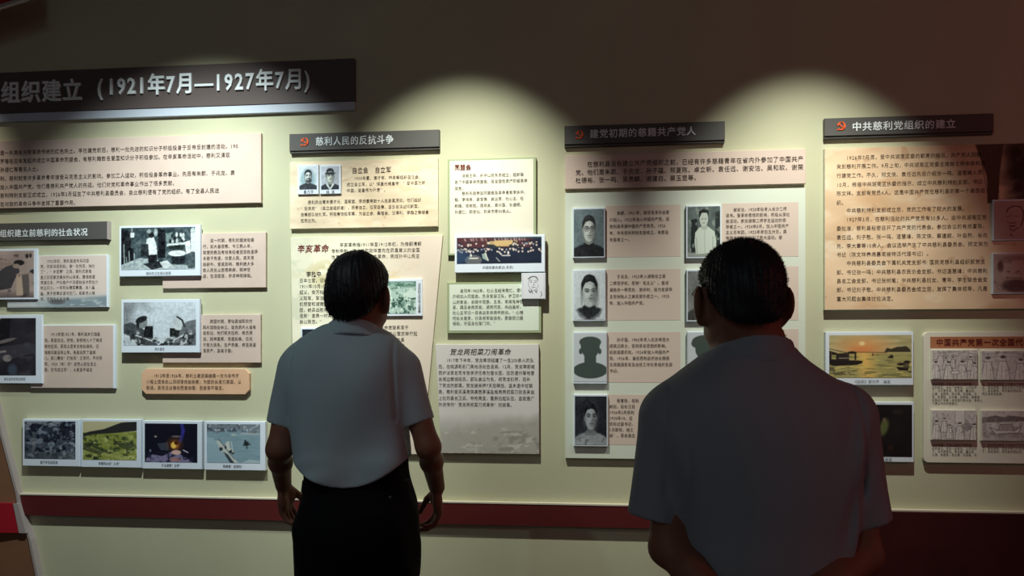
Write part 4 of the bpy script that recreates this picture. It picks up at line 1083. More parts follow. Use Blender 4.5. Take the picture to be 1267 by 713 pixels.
# ------------------------------------------------------------------ people: smooth bodies from distance fields
class Field:
    def __init__(s, lo, hi, h):
        s.h = h; s.lo = np.array(lo, float)
        n = np.ceil((np.array(hi) - s.lo) / h).astype(int) + 1
        s.ax = [s.lo[i] + h * np.arange(n[i]) for i in range(3)]
        s.F = np.full(n, 0.5, np.float32)

    def _sl(s, lo, hi):
        return tuple(slice(max(0, int((lo[i] - s.lo[i]) / s.h) - 1), max(0, min(s.F.shape[i], int((hi[i] - s.lo[i]) / s.h) + 3))) for i in range(3))

    def grid(s, sl):
        return (s.ax[0][sl[0]][:, None, None], s.ax[1][sl[1]][None, :, None], s.ax[2][sl[2]][None, None, :])

    def add(s, fn, lo, hi, k=0.02):
        lo = np.array(lo) - k - .02; hi = np.array(hi) + k + .02
        sl = s._sl(lo, hi)
        if min(q.stop - q.start for q in sl) <= 0:
            return
        d = fn(*s.grid(sl)); f = s.F[sl]
        if k > 0:
            hh = np.maximum(k - np.abs(f - d), 0) / k
            s.F[sl] = np.minimum(f, d) - hh * hh * k * .25
        else:
            s.F[sl] = np.minimum(f, d)

    def cone(s, a, b, ra, rb, k=0.02):
        a = np.array(a, float); b = np.array(b, float); ab = b - a; L = ab @ ab

        def fn(X, Y, Z):
            t = np.clip(((X - a[0]) * ab[0] + (Y - a[1]) * ab[1] + (Z - a[2]) * ab[2]) / L, 0, 1)
            return np.sqrt((X - a[0] - t * ab[0]) ** 2 + (Y - a[1] - t * ab[1]) ** 2 + (Z - a[2] - t * ab[2]) ** 2) - (ra + (rb - ra) * t)
        r = max(ra, rb); s.add(fn, np.minimum(a, b) - r, np.maximum(a, b) + r, k)

    def chain(s, pts, rad, k=0.02):
        for i in range(len(pts) - 1):
            s.cone(pts[i], pts[i + 1], rad[i], rad[i + 1], k)

    def ell_fn(s, c, r, R=None):
        c = np.array(c, float); r = np.array(r, float)

        def fn(X, Y, Z):
            x, y, z = X - c[0], Y - c[1], Z - c[2]
            if R is not None:
                x, y, z = (R[0, 0] * x + R[1, 0] * y + R[2, 0] * z, R[0, 1] * x + R[1, 1] * y + R[2, 1] * z, R[0, 2] * x + R[1, 2] * y + R[2, 2] * z)
            n = np.sqrt((x / r[0]) ** 2 + (y / r[1]) ** 2 + (z / r[2]) ** 2)
            g = np.sqrt((x / r[0] ** 2) ** 2 + (y / r[1] ** 2) ** 2 + (z / r[2] ** 2) ** 2) + 1e-6
            return n * (n - 1) / g
        return fn

    def ell(s, c, r, R=None, k=0.02):
        m = max(r); s.add(s.ell_fn(c, r, R), np.array(c) - m, np.array(c) + m, k)

    def cut_ell(s, c, r, R=None, k=0.006):
        m = max(r); sl = s._sl(np.array(c) - m - .02, np.array(c) + m + .02)
        d = -s.ell_fn(c, r, R)(*s.grid(sl)); f = s.F[sl]
        hh = np.maximum(k - np.abs(f - d), 0) / k
        s.F[sl] = np.maximum(f, d) + hh * hh * k * .25

    def loft(s, rows, p=2.4, k=0.02, sm=2.0):
        """rows: (z, cx, a, cy, b) from low to high; a smooth stack of oval sections"""
        q = np.array(sorted(rows)); z = s.ax[2]

        def f(col):
            v = np.interp(z, q[:, 0], q[:, col]); w = int(max(1, round(sm * .01 / s.h)))
            ker = np.ones(2 * w + 1) / (2 * w + 1)
            for _ in range(2):
                v = np.convolve(np.pad(v, w, 'edge'), ker, 'valid')
            return v
        cx, a, cy, b = f(1), f(2), f(3), f(4)
        z0, z1 = q[0, 0], q[-1, 0]

        def fn(X, Y, Z):
            i = np.round((Z - s.lo[2]) / s.h).astype(int).ravel()
            A, B, CX, CY = (v[i][None, None, :] for v in (a, b, cx, cy))
            n = (np.abs((X - CX) / A) ** p + np.abs((Y - CY) / B) ** p) ** (1 / p)
            d = (n - 1) * np.minimum(A, B)
            return np.maximum(d, np.maximum(Z - z1, z0 - Z))
        m = (q[:, 2].max(), q[:, 4].max())
        s.add(fn, ((q[:, 1] - q[:, 2]).min(), (q[:, 3] - q[:, 4]).min(), z0), ((q[:, 1] + q[:, 2]).max(), (q[:, 3] + q[:, 4]).max(), z1), k)

    def cut(s, fn, k=0.004):
        """keep only where fn < 0"""
        d = fn(*s.grid((slice(None),) * 3)); hh = np.maximum(k - np.abs(s.F - d), 0) / k
        s.F = (np.maximum(s.F, d) + hh * hh * k * .25).astype(np.float32)

    def shift(s, fn):
        s.F = (s.F + fn(*s.grid((slice(None),) * 3))).astype(np.float32)

    def mesh(s):
        F = s.F
        neg = F < 0
        S = np.zeros(tuple(n - 1 for n in F.shape), np.uint8)
        for i in (0, 1):
            for j in (0, 1):
                for k in (0, 1):
                    S += neg[i:F.shape[0] - 1 + i, j:F.shape[1] - 1 + j, k:F.shape[2] - 1 + k]
        act = (S > 0) & (S < 8)
        I = np.argwhere(act); idx = np.full(S.shape, -1, np.int32); idx[act] = np.arange(len(I))
        acc = np.zeros((len(I), 3)); cnt = np.zeros(len(I))
        for axis in range(3):
            o1, o2 = [q for q in range(3) if q != axis]
            for u in (0, 1):
                for v in (0, 1):
                    A = I.copy(); A[:, o1] += u; A[:, o2] += v
                    B = A.copy(); B[:, axis] += 1
                    fa = F[tuple(A.T)]; fb = F[tuple(B.T)]
                    cr = (fa < 0) != (fb < 0)
                    t = np.where(cr, fa / np.where(cr, fa - fb, 1), 0)
                    pnt = (A - I).astype(float); pnt[:, axis] += t
                    acc += pnt * cr[:, None]; cnt += cr
        V = (I + acc / cnt[:, None]) * s.h + s.lo
        quads = []
        for axis in range(3):
            o1, o2 = (axis + 1) % 3, (axis + 2) % 3
            n = list(F.shape); n[axis] -= 1
            a = np.take(neg, range(0, F.shape[axis] - 1), axis); b = np.take(neg, range(1, F.shape[axis]), axis)
            E = np.argwhere(a != b)
            ok = (E[:, o1] > 0) & (E[:, o2] > 0) & (E[:, o1] < F.shape[o1] - 1) & (E[:, o2] < F.shape[o2] - 1)
            E = E[ok]
            out = neg[tuple(E.T)]
            def cell(d1, d2):
                c = E.copy(); c[:, o1] -= d1; c[:, o2] -= d2; return idx[tuple(c.T)]
            q = np.stack([cell(1, 1), cell(0, 1), cell(0, 0), cell(1, 0)], 1)
            q[~out] = q[~out][:, ::-1]
            quads.append(q)
        return V, np.concatenate(quads)


def waves(X, Y, Z, comps):
    d = 0.0
    for ax, ay, az, ph, amp, wx, wz in comps:
        d = d + amp * np.sin(ax * X + ay * Y + az * Z + ph + wx * np.sin(9 * Z + ph) + wz * np.sin(11 * X - ph))
    return d


def seam(X, Y, Z, x0, z0, x1, z1, depth=.004, wid=.006):
    """a stitched groove on the back, from (x0, z0) to (x1, z1), both sides"""
    t = np.clip((Z - z0) / (z1 - z0), 0, 1)
    inside = np.clip((Z - min(z0, z1)) / .02, 0, 1) * np.clip((max(z0, z1) - Z) / .02, 0, 1)
    return depth * np.exp(-((np.abs(X) - (x0 + (x1 - x0) * t)) / wid) ** 2) * inside * np.clip(-Y / .03, 0, 1)


def bump_at(X, Y, Z, c, r, amp):
    return -amp * np.exp(-(((X - c[0]) / r[0]) ** 2 + ((Y - c[1]) / r[1]) ** 2 + ((Z - c[2]) / r[2]) ** 2))


def rotm(yaw, pitch=0.0, roll=0.0):
    cy, sy = math.cos(yaw), math.sin(yaw); cp, sp = math.cos(pitch), math.sin(pitch); cr, sr = math.cos(roll), math.sin(roll)
    return np.array([[cy, -sy, 0], [sy, cy, 0], [0, 0, 1]]) @ np.array([[1, 0, 0], [0, cp, -sp], [0, sp, cp]]) @ np.array([[cr, 0, sr], [0, 1, 0], [-sr, 0, cr]])


def build_head(f, C, R, neck_to, neck_r=0.056, wide=1.0):
    """C = middle of the skull, R = its turn; face towards local +y"""
    P = lambda x, y, z: np.array(C) + R @ np.array([x, y, z])
    f.ell(P(0, -.008, .018), (.076 * wide, .094, .084), R, .01)
    f.ell(P(0, .035, -.045), (.060 * wide, .058, .078), R, .03)
    f.ell(P(0, .052, -.088), (.036, .036, .030), R, .03)
    for sx in (-1, 1):
        f.ell(P(.034 * sx, .060, -.022), (.028, .026, .024), R, .02)             # cheek
        f.ell(P(.050 * sx, .022, -.072), (.015, .034, .022), R, .02)             # jaw corner
        f.ell(P(.030 * sx, .080, .018), (.026, .012, .009), R, .012)             # brow
        f.cut_ell(P(.032 * sx, .094, .000), (.017, .012, .011), R, .012)         # eye socket
        f.ell(P(.032 * sx, .079, -.002), (.0145, .0125, .0105), R, .003)         # eyelids
        # ear: rim, hollow, lobe
        Re = R @ rotm(sx * .50)
        f.ell(P(.0835 * sx, -.008, -.022), (.009, .021, .035), Re, .006)
        f.ell(P(.0775 * sx, .002, -.052), (.008, .011, .013), Re, .008)
        f.cone(P(.068 * sx, .004, -.006), P(.066 * sx, .004, -.046), .017, .015, .010)     # the ear's root
        f.cut_ell(P(.0935 * sx, .002, -.018), (.0065, .011, .019), Re, .004)
    f.cone(P(0, .088, .010), P(0, .108, -.030), .008, .0125, .012)               # nose
    for sx in (-1, 1):
        f.ell(P(.012 * sx, .100, -.034), (.008, .010, .008), R, .006)
    f.ell(P(0, .088, -.060), (.022, .011, .0055), R, .006)                        # lips
    f.ell(P(0, .086, -.069), (.019, .011, .0065), R, .005)
    f.cut_ell(P(0, .101, -.0645), (.022, .006, .0014), R, .003)
    n0 = P(0, -.022, -.055)
    f.cone(n0, neck_to, neck_r, neck_r * 1.06, .03)
    return P


def build_hand(f, W, d, nrm, side, curl=0.5, spread=.06, size=1.0, thumb=(.55, .65, .35)):
    """W wrist, d pointing to the fingers, nrm out of the palm, side = towards the thumb"""
    W = np.array(W, float); d = np.array(d, float); d /= np.linalg.norm(d)
    nrm = np.array(nrm, float); nrm -= d * (nrm @ d); nrm /= np.linalg.norm(nrm)
    s = np.cross(d, nrm); s *= np.sign(s @ np.array(side, float))
    z = size
    R = np.stack([s, nrm, d], 1)
    f.ell(W + d * .048 * z, (.040 * z, .0155 * z, .052 * z), R, .012)
    f.ell(W + d * .035 * z + s * .022 * z + nrm * .010 * z, (.017 * z, .014 * z, .032 * z), R, .012)     # ball of the thumb
    f.ell(W + d * .040 * z - s * .024 * z + nrm * .008 * z, (.013 * z, .011 * z, .034 * z), R, .012)
    for k, (off, L, r, cu) in enumerate(((.030, (.040, .024, .019), .0088, .9), (.010, (.044, .028, .021), .0092, 1.0), (-.011, (.041, .026, .020), .0088, 1.08), (-.030, (.033, .020, .017), .0078, 1.18))):
        p = W + d * (.088 - .006 * abs(k - 1.2)) * z + s * off * z
        ang = curl * .55 * cu; dd = d + s * spread * (1.3 - k)
        dd /= np.linalg.norm(dd)
        f.cone(W + d * .05 * z + s * off * .8 * z, p, r * z * 1.05, r * z * 1.08, .006)
        for j in range(3):
            v = dd * math.cos(ang) + nrm * math.sin(ang)
            q = p + v * L[j] * z
            f.cone(p, q, r * z * (1.04 - .07 * j), r * z * (.97 - .08 * j), .003)
            p = q; ang += curl * (.85 if j == 0 else .6) * cu
    p = W + d * .022 * z + s * .030 * z + nrm * .006 * z
    v = d * thumb[0] + s * thumb[1] + nrm * thumb[2]; v /= np.linalg.norm(v)
    for L, r, bend in ((.040, .0125, 0), (.032, .0105, .35), (.026, .0092, .3)):
        v = v + d * bend; v /= np.linalg.norm(v)
        q = p + v * L * z; f.cone(p, q, r * z, r * z * .9, .005); p = q


def figure(name, label, x_lat, depth):
    p = CAM + FWD * depth + RGT * x_lat
    o = thing(name, label, 'person', (p[0], p[1], 0.0))
    o.rotation_euler = (0, 0, YAW)
    del o['_o']
    return o


def grown(name, f, m, parent):
    V, Q = f.mesh()
    return mesh_obj(name, V, Q, m, parent, smooth=True)


SKIN = mat('skin', (140, 92, 73), 0.55, 0.35, (9, 0.06), (160, 0.15, 0.002))
HAIR = mat('hair_black', (28, 30, 36), 0.5, 0.4, None, (180, 0.5, 0.004, (1, 1, .15)))
EYEW = mat('eye_white', (220, 216, 210), 0.25)
IRIS = mat('eye_dark', (36, 24, 20), 0.2)
SHIRT = mat('shirt_pale_blue_grey', (178, 196, 206), 0.8, 0.15, None, (420, 0.25, 0.001))
SHIRT2 = mat('shirt_grey', (150, 153, 162), 0.8, 0.15, None, (420, 0.25, 0.001))
PANTS = mat('trousers_black', (15, 16, 22), 0.8, 0.15, None, (500, 0.2, 0.001))
LEATHER = mat('leather_black', (22, 20, 20), 0.4, 0.4)
METAL = mat('metal_dark', (96, 96, 100), 0.3, 0.5)


def eyes(P, R, parent):
    for sx in (-1, 1):
        c = P(.032 * sx, .0815, -.0015)
        f = Field(c - .02, c + .02, .0022); f.ell(c, (.0115, .0125, .0062), R, 0)
        e = grown('eye', f, EYEW, parent)
        c2 = P(.032 * sx, .0925, -.0015)
        f = Field(c2 - .01, c2 + .01, .0011); f.ell(c2, (.0044, .0022, .0042), R, 0)
        grown('iris', f, IRIS, e)


def shoe(name, x, y, ang, parent):
    f = Field((x - .12, y - .18, -.01), (x + .12, y + .25, .14), .005)
    R = rotm(ang)
    P = lambda a, b, c: np.array((x, y, 0)) + R @ np.array((a, b, c))
    f.ell(P(0, -.045, .045), (.037, .055, .045), R, .02); f.ell(P(0, .07, .035), (.044, .09, .034), R, .03); f.cone(P(0, -.04, .06), P(0, -.035, .10), .038, .042, .02)
    f.cut(lambda X, Y, Z: 0.0 - Z + 0.002 + 0 * X + 0 * Y)
    s = grown(name, f, LEATHER, parent)
    f = Field((x - .12, y - .18, -.02), (x + .12, y + .25, .06), .005)
    f.ell(P(0, -.05, .012), (.041, .06, .03), R, .02); f.ell(P(0, .07, .012), (.049, .10, .03), R, .03)
    f.cut(lambda X, Y, Z: np.maximum(0.001 - Z, Z - .02) + 0 * X + 0 * Y)
    grown('sole', f, PANTS, s)


def make_person(spec):
    D, x0 = spec['depth'], spec['lat']
    o = figure('person', spec['label'], x0, D)
    mpp = D / F_PX

    def J(px, py, dy=0.0):
        dd = D + dy
        return np.array([(px - 633.5) * dd / F_PX - x0, dy, EYE - (py - HORIZON) * dd / F_PX])

    def rows(tab, extra=0.0, shrink=0.0):
        out = []
        for py, xl, xr, cy, b in tab:
            c = (xl + xr) / 2
            out.append((EYE - (py - HORIZON) * mpp, (c - 633.5) * mpp - x0, (xr - xl) / 2 * mpp - shrink, cy, b - shrink))
        return out
    h = spec['voxel']
    C = np.array(spec['head']); R = rotm(spec['yaw'], spec.get('pitch', 0), spec.get('roll', 0))
    # --- body
    f = Field(spec['lo'], spec['hi'], h)
    tr = rows(spec['torso'], 0, .014)
    tr = [r for r in tr if r[2] > .03 and r[0] > spec['belt'] + .06]
    f.loft(tr, 2.3, .03)
    f.loft([(z, cx, max(.03, a - .018), cy, b - .018) for z, cx, a, cy, b in rows(spec['hips'])], 2.3, .03)
    nb = spec['neck']
    P = build_head(f, C, R, nb, spec.get('neck_r', .056), spec.get('wide', 1.0))
    for A in spec['arms']:
        S, E, W = (J(*q) for q in (A['s'], A['e'], A['w']))
        f.cone(S, E, .047 * A.get('k', 1), .037 * A.get('k', 1), .03)
        mid = E + (W - E) * .35
        f.chain([E, mid, W], [.037 * A.get('k', 1), .035 * A.get('k', 1), .0245], .02)
        build_hand(f, W + (W - E) / np.linalg.norm(W - E) * .01, A['d'], A['n'], A['th'], A['curl'], size=A.get('hs', 1.0), thumb=A.get('thumb', (.55, .65, .35)))
    for L in spec['legs']:
        f.chain(L['pts'], [.078, .052, .036], .03)
        a = L['pts'][-1]; f.ell((a[0] + .0, a[1] + .05, .045), (.034, .095, .034), rotm(L['ang']), .03)
    grown('body', f, SKIN, o)
    eyes(P, R, o)
    # --- shirt
    f = Field((spec['lo'][0], -.26, spec['shirt_lo']), (spec['hi'][0], .26, nb[2] + .12), h)
    f.loft(rows(spec['torso']), 2.4, .02)
    ends = []
    for A in spec['arms']:
        a, b = J(*A['sl'][0]), J(*A['sl'][1])
        f.cone(a, b, *A['sr'], A.get('sk', .035)); ends.append((a, b, A['sr'][1]))
    def folds(X, Y, Z):                         # calmer towards the sleeve ends
        w = 1.0
        for a, b, r in ends:
            w = w * (1 - np.exp(-(((X - b[0]) ** 2 + (Y - b[1]) ** 2 + (Z - b[2]) ** 2) / .0045)))
        return spec['folds'](X, Y, Z) * w
    f.shift(folds)
    for a, b, r in ends:                        # cut the sleeve ends and hollow them
        v = (b - a) / np.linalg.norm(b - a); sgn = np.sign(b[0])
        e = b - v * .01

        def fn(X, Y, Z, v=v, e=e, sgn=sgn, r=r, a=a):
            pl = (X - e[0]) * v[0] + (Y - e[1]) * v[1] + (Z - e[2]) * v[2]
            rad = np.sqrt((X - e[0]) ** 2 + (Y - e[1]) ** 2 + (Z - e[2]) ** 2)
            lim = r + .012
            t = (X - e[0]) * v[0] + (Y - e[1]) * v[1] + (Z - e[2]) * v[2]
            perp = np.sqrt(np.maximum(0, (X - e[0]) ** 2 + (Y - e[1]) ** 2 + (Z - e[2]) ** 2 - t * t))
            return np.where(perp < lim, np.where(t > -.12, pl, -1), np.where(t > 0.0, -1, -1.0))
        if spec.get('cut_sleeve', True):
            f.cut(fn, .002)

        def hol(X, Y, Z, v=v, e=e, r=r):
            t = (X - e[0]) * v[0] + (Y - e[1]) * v[1] + (Z - e[2]) * v[2]
            perp = np.sqrt(np.maximum(0, (X - e[0]) ** 2 + (Y - e[1]) ** 2 + (Z - e[2]) ** 2 - t * t))
            return -np.maximum(np.maximum(perp - (r - .010 + .35 * np.minimum(0, t)), -.022 - t), t - .02)
        f.cut(hol, .002)
    f.cut(spec['hem'], .003)
    zc = spec['collar_cut']
    f.cut(lambda X, Y, Z: Z - zc(X, Y), .004)
    shirt = grown('shirt', f, spec['shirt_mat'], o)
    # --- collar
    cl = spec['collar']
    f = Field((-.16, -.16, cl[0][0] - .05), (.16, .16, cl[-1][0] + .05), .0035)
    f.loft(cl, 2.1, 0, 1.0)
    inner = Field((-.16, -.16, cl[0][0] - .05), (.16, .16, cl[-1][0] + .05), .0035)
    inner.loft([(z - (.02 if i == 0 else -.02 if i == len(cl) - 1 else 0), cx, a - .0075, cy, b - .0075) for i, (z, cx, a, cy, b) in enumerate(cl)], 2.1, 0, 1.0)
    f.F = np.maximum(f.F, -inner.F)
    tilt = spec['collar_tilt']
    f.cut(lambda X, Y, Z: np.maximum(Z - (tilt[0] + tilt[1] * Y), (tilt[2] + tilt[1] * Y) - Z) + 0 * X, .003)
    grown('collar', f, spec['shirt_mat'], shirt)
    # --- buttoned placket down the front
    zs = np.linspace(spec['placket'][1], spec['placket'][0], 24)
    vv = np.asarray([v.co for v in shirt.data.vertices])
    xs = spec['placket'][2]
    yy = [vv[(np.abs(vv[:, 2] - z) < .012) & (np.abs(vv[:, 0] - xs) < .03)][:, 1].max() for z in zs]
    yy = np.convolve(np.pad(yy, 2, 'edge'), np.ones(5) / 5, 'valid') + .0015
    PV = [(xs + sx_, y + dy, z) for z, y in zip(zs, yy) for sx_, dy in ((-.016, -.006), (-.015, .001), (.015, .001), (.016, -.006))]
    PF = [[4 * i + k, 4 * i + k + 1, 4 * i + k + 5, 4 * i + k + 4] for i in range(23) for k in range(3)]
    pk = mesh_obj('placket', PV, PF, spec['shirt_mat'], shirt, smooth=True)
    for i in spec['buttons']:
        bv = [(xs + .0055 * math.cos(a), yy[i] + .001 + q, zs[i] + .0055 * math.sin(a)) for q in (0, .0022) for a in np.linspace(0, 2 * PI, 13)[:-1]]
        bf = [[k, (k + 1) % 12, 12 + (k + 1) % 12, 12 + k] for k in range(12)] + [list(range(12, 24))]
        mesh_obj('button', bv, bf, METAL, pk)
    # --- trousers
    f = Field((spec['lo'][0], -.24, .03), (spec['hi'][0], .24, 1.16), .006)
    f.loft(rows(spec['hips']), 2.4, .02)
    for L in spec['legs']:
        f.chain([np.array(q) + np.array([0, 0, .035 if i == 2 else 0]) for i, q in enumerate(L['pts'])], spec['leg_r'], .025)
    f.shift(lambda X, Y, Z: waves(X, Y, Z, ((40, 20, 9, 0, .0022, .6, .3), (14, 60, 30, 1, .0018, .8, .4))) + spec.get('pant_bumps', lambda X, Y, Z: 0 * X)(X, Y, Z))
    f.cut(lambda X, Y, Z: .055 - Z + 0 * X + 0 * Y)
    tro = grown('trousers', f, PANTS, o)
    bz = spec['belt']
    f = Field((spec['lo'][0], -.24, bz - .05), (spec['hi'][0], .24, bz + .05), .005)
    f.loft([(z, cx, a + .0015, cy, b + .0015) for z, cx, a, cy, b in rows(spec['hips'])], 2.4, .0)
    f.cut(lambda X, Y, Z: np.abs(Z - bz) - .017 + 0 * X + 0 * Y)
    grown('belt', f, PANTS, o)
    for L in spec['legs']:
        a = L['pts'][-1]; shoe('shoe', a[0], a[1] + .02, L['ang'], o)
    # --- hair
    hs = spec['hair']
    f = Field(C - .17, C + .17, .0032)
    for c, r in hs['ell']:
        f.ell(P(*c), r, R, .02)
    Ri = R.T

    def local(X, Y, Z):
        x, y, z = X - C[0], Y - C[1], Z - C[2]
        return tuple(Ri[i, 0] * x + Ri[i, 1] * y + Ri[i, 2] * z for i in range(3))

    def hcut(X, Y, Z):
        x, y, z = local(X, Y, Z)
        return hs['cut'](x, y, z)
    f.cut(hcut, .006)

    def hn(X, Y, Z):
        x, y, z = local(X, Y, Z); th = np.arctan2(x, -y); return hs['noise'](x, y, z, th)
    f.shift(hn)
    V, Q = f.mesh()
    hair = mesh_obj('hair', V, Q, HAIR, o, smooth=True)
    if hs.get('bristle'):
        n, L, w = hs['bristle']
        rs = np.random.RandomState(5)
        pick = Q[rs.randint(0, len(Q), n)]
        p0, p1, p2 = V[pick[:, 0]], V[pick[:, 1]], V[pick[:, 3]]
        nn = np.cross(p1 - p0, p2 - p0); nn /= np.linalg.norm(nn, axis=1)[:, None] + 1e-9
        base = V[pick].mean(1)
        flow = np.array(hs['flow']) @ R.T
        dirn = nn * hs['out'] + flow + rs.normal(0, .22, (n, 3)); dirn /= np.linalg.norm(dirn, axis=1)[:, None]
        sd = np.cross(dirn, rs.normal(0, 1, (n, 3))); sd /= np.linalg.norm(sd, axis=1)[:, None]
        s2 = np.cross(dirn, sd)
        ln = L * (.5 + .6 * rs.rand(n))[:, None]
        b0 = base - nn * .002
        VV = np.stack([b0 + sd * w, b0 - sd * w * .5 + s2 * w * .87, b0 - sd * w * .5 - s2 * w * .87, b0 + dirn * ln], 1).reshape(-1, 3)
        k = np.arange(n)[:, None] * 4
        FF = np.concatenate([k + np.array([[0, 1, 3]]), k + np.array([[1, 2, 3]]), k + np.array([[2, 0, 3]])])
        s_ = mesh_obj('bristles', VV, FF, HAIR, hair, smooth=False)
        s_['kind'] = 'stuff'
    return o, J, P, R, shirt, tro


# ------------------------------------------------------------------ the man near the wall
lat = (440 - 633.5) * 2.2 / F_PX
m1 = 2.2 / F_PX
TORSO1 = [(396, 412, 465, .006, .064), (404, 404, 468, .004, .070), (410, 391, 480, .006, .074), (417, 375, 491, .0, .086), (427, 361, 503, -.004, .100), (440, 353, 511, -.006, .112),
          (456, 350, 513, -.008, .122), (482, 352, 509, -.008, .128), (510, 357, 505, -.004, .126), (532, 361, 503, .0, .124), (556, 366, 507, .004, .126), (575, 371, 508, .0, .136), (600, 374, 508, -.002, .140), (625, 376, 507, -.002, .138)]
HIPS1 = [(556, 377, 503, .004, .112), (584, 377, 503, .004, .116), (600, 377, 507, .002, .122), (620, 373, 515, -.004, .128), (640, 369, 519, -.008, .132), (665, 369, 517, -.006, .128), (690, 370, 516, 0, .115), (712, 371, 515, .002, .10)]
person1, J1, P1, R1, shirt1, tro1 = make_person(dict(
    label='man in pale blue-grey polo shirt and black trousers standing nearer the wall, arms hanging', depth=2.2, lat=lat, voxel=.0042,
    lo=(-.36, -.22, -.01), hi=(.36, .36, 1.72), head=(.013, -.005, 1.574), yaw=math.radians(-11), pitch=math.radians(4), neck=np.array((-.004, -.015, 1.45)), neck_r=.052, wide=1.0,
    torso=TORSO1, hips=HIPS1,
    arms=[dict(s=(367, 452, 0), e=(345, 556, -.03), w=(350.5, 600, .15), d=(.04, .25, -1), n=(1, -.25, .1), th=(.2, 1, 0), curl=.75, hs=.95, thumb=(.75, .35, .6), sl=((372, 458, 0), (348.5, 531, -.012)), sr=(.064, .044), sk=.022, k=.88),
          dict(s=(498, 452, 0), e=(530, 553, -.03), w=(540.5, 603, .15), d=(.02, .25, -1), n=(-1, -.25, .1), th=(-.2, 1, 0), curl=.75, hs=.95, thumb=(.75, .35, .6), sl=((494, 458, 0), (520, 528, -.012)), sr=(.064, .047), sk=.022, k=.88)],
    legs=[dict(pts=[(-.086, 0, .84), (-.095, .012, .47), (-.10, -.02, .085)], ang=.12), dict(pts=[(.094, 0, .84), (.105, .012, .47), (.11, -.02, .085)], ang=-.12)],
    placket=(1.425, 1.28, -.004), buttons=(3, 11, 19), leg_r=[.084, .076, .066], shirt_lo=.98, shirt_mat=SHIRT, belt=1.022,
    folds=lambda X, Y, Z: (seam(X + .022, Y, Z, .150, 1.20, .138, 1.44) + waves(X, Y, Z, ((16, 5, 8, .4, .0034, 1.2, .6), (30, 10, -22, 2.0, .0026, 1.0, .5))) * (1.0 + 1.6 * np.clip((1.22 - Z) / .2, 0, 1))
                           + .0035 * np.sin(95 * (Z - 1.06) + 14 * np.abs(X) + 2 * np.sin(20 * X)) * np.clip((1.13 - Z) / .08, 0, 1) * np.clip((np.abs(X) - .02) / .08, 0, 1)
                           + bump_at(X, Y, Z, (.10, -.13, 1.10), (.05, .06, .02), .008) + bump_at(X, Y, Z, (-.12, -.12, 1.12), (.02, .06, .09), .006)),
    hem=lambda X, Y, Z: (1.030 + .062 * np.clip((X + .006) / .15, -1.3, 1.3) ** 2) - Z + 0 * Y,
    collar_cut=lambda X, Y: 1.465 - .30 * Y + 0 * X,
    collar=[(1.43, -.006, .098, -.006, .088), (1.455, -.006, .083, -.008, .084), (1.475, -.005, .071, -.008, .078), (1.51, -.005, .064, -.006, .074)],
    collar_tilt=(1.468, -.34, 1.42),
    pant_bumps=lambda X, Y, Z: bump_at(X, Y, Z, (-.155, -.03, .90), (.03, .07, .03), .010) + bump_at(X, Y, Z, (.08, -.125, .955), (.055, .03, .005), .003),
    hair=dict(ell=[((.0, -.022, .018), (.080, .096, .094)), ((0, .012, .045), (.077, .081, .066)), ((-.008, -.05, -.02), (.073, .066, .070)), ((0, -.045, -.056), (.060, .050, .040))],
              cut=lambda x, y, z: np.maximum(np.maximum(.92 * y + .002 - z, -.094 + 2.2 * np.maximum(0, np.abs(x + .008) - .046) - z), np.where((np.abs(x) > .066) & (y > -.03), .0 - z, -1)),
              noise=lambda x, y, z, th: .0008 * np.sin(34 * th + 5 * np.sin(14 * z) + 2) + .0007 * np.sin(61 * th + 25 * z) + .003 * np.sin(3 * th + 20 * z) * np.clip(z / .06, 0, 1),
              bristle=(9000, .012, .0009), flow=(.1, -.25, -.9), out=.35)))
# buttoned back pocket and a key loop at the belt
tv = np.asarray([v.co for v in tro1.data.vertices])


def on_back(x, z):
    q = tv[(np.abs(tv[:, 0] - x) < .012) & (np.abs(tv[:, 2] - z) < .012)]
    return q[:, 1].min()


p = J1(482, 616, -.12); p[1] = on_back(p[0], p[2])
V, Fc = prism([(p[0] + .0035 * math.cos(a), p[2] + .0035 * math.sin(a)) for a in np.linspace(0, 2 * PI, 13)[:-1]], p[1] - .003, p[1] + .006, .001)
mesh_obj('pocket_button', V, Fc, METAL, tro1)
p = J1(387, 583, -.05)
V, Fc = prism([(p[0] - .003, p[2] - .02), (p[0] + .003, p[2] - .02), (p[0] + .004, p[2] + .012), (p[0] - .004, p[2] + .012)], p[1] - .005, p[1] + .006, .001)
mesh_obj('belt_loop', V, Fc, LEATHER, tro1)

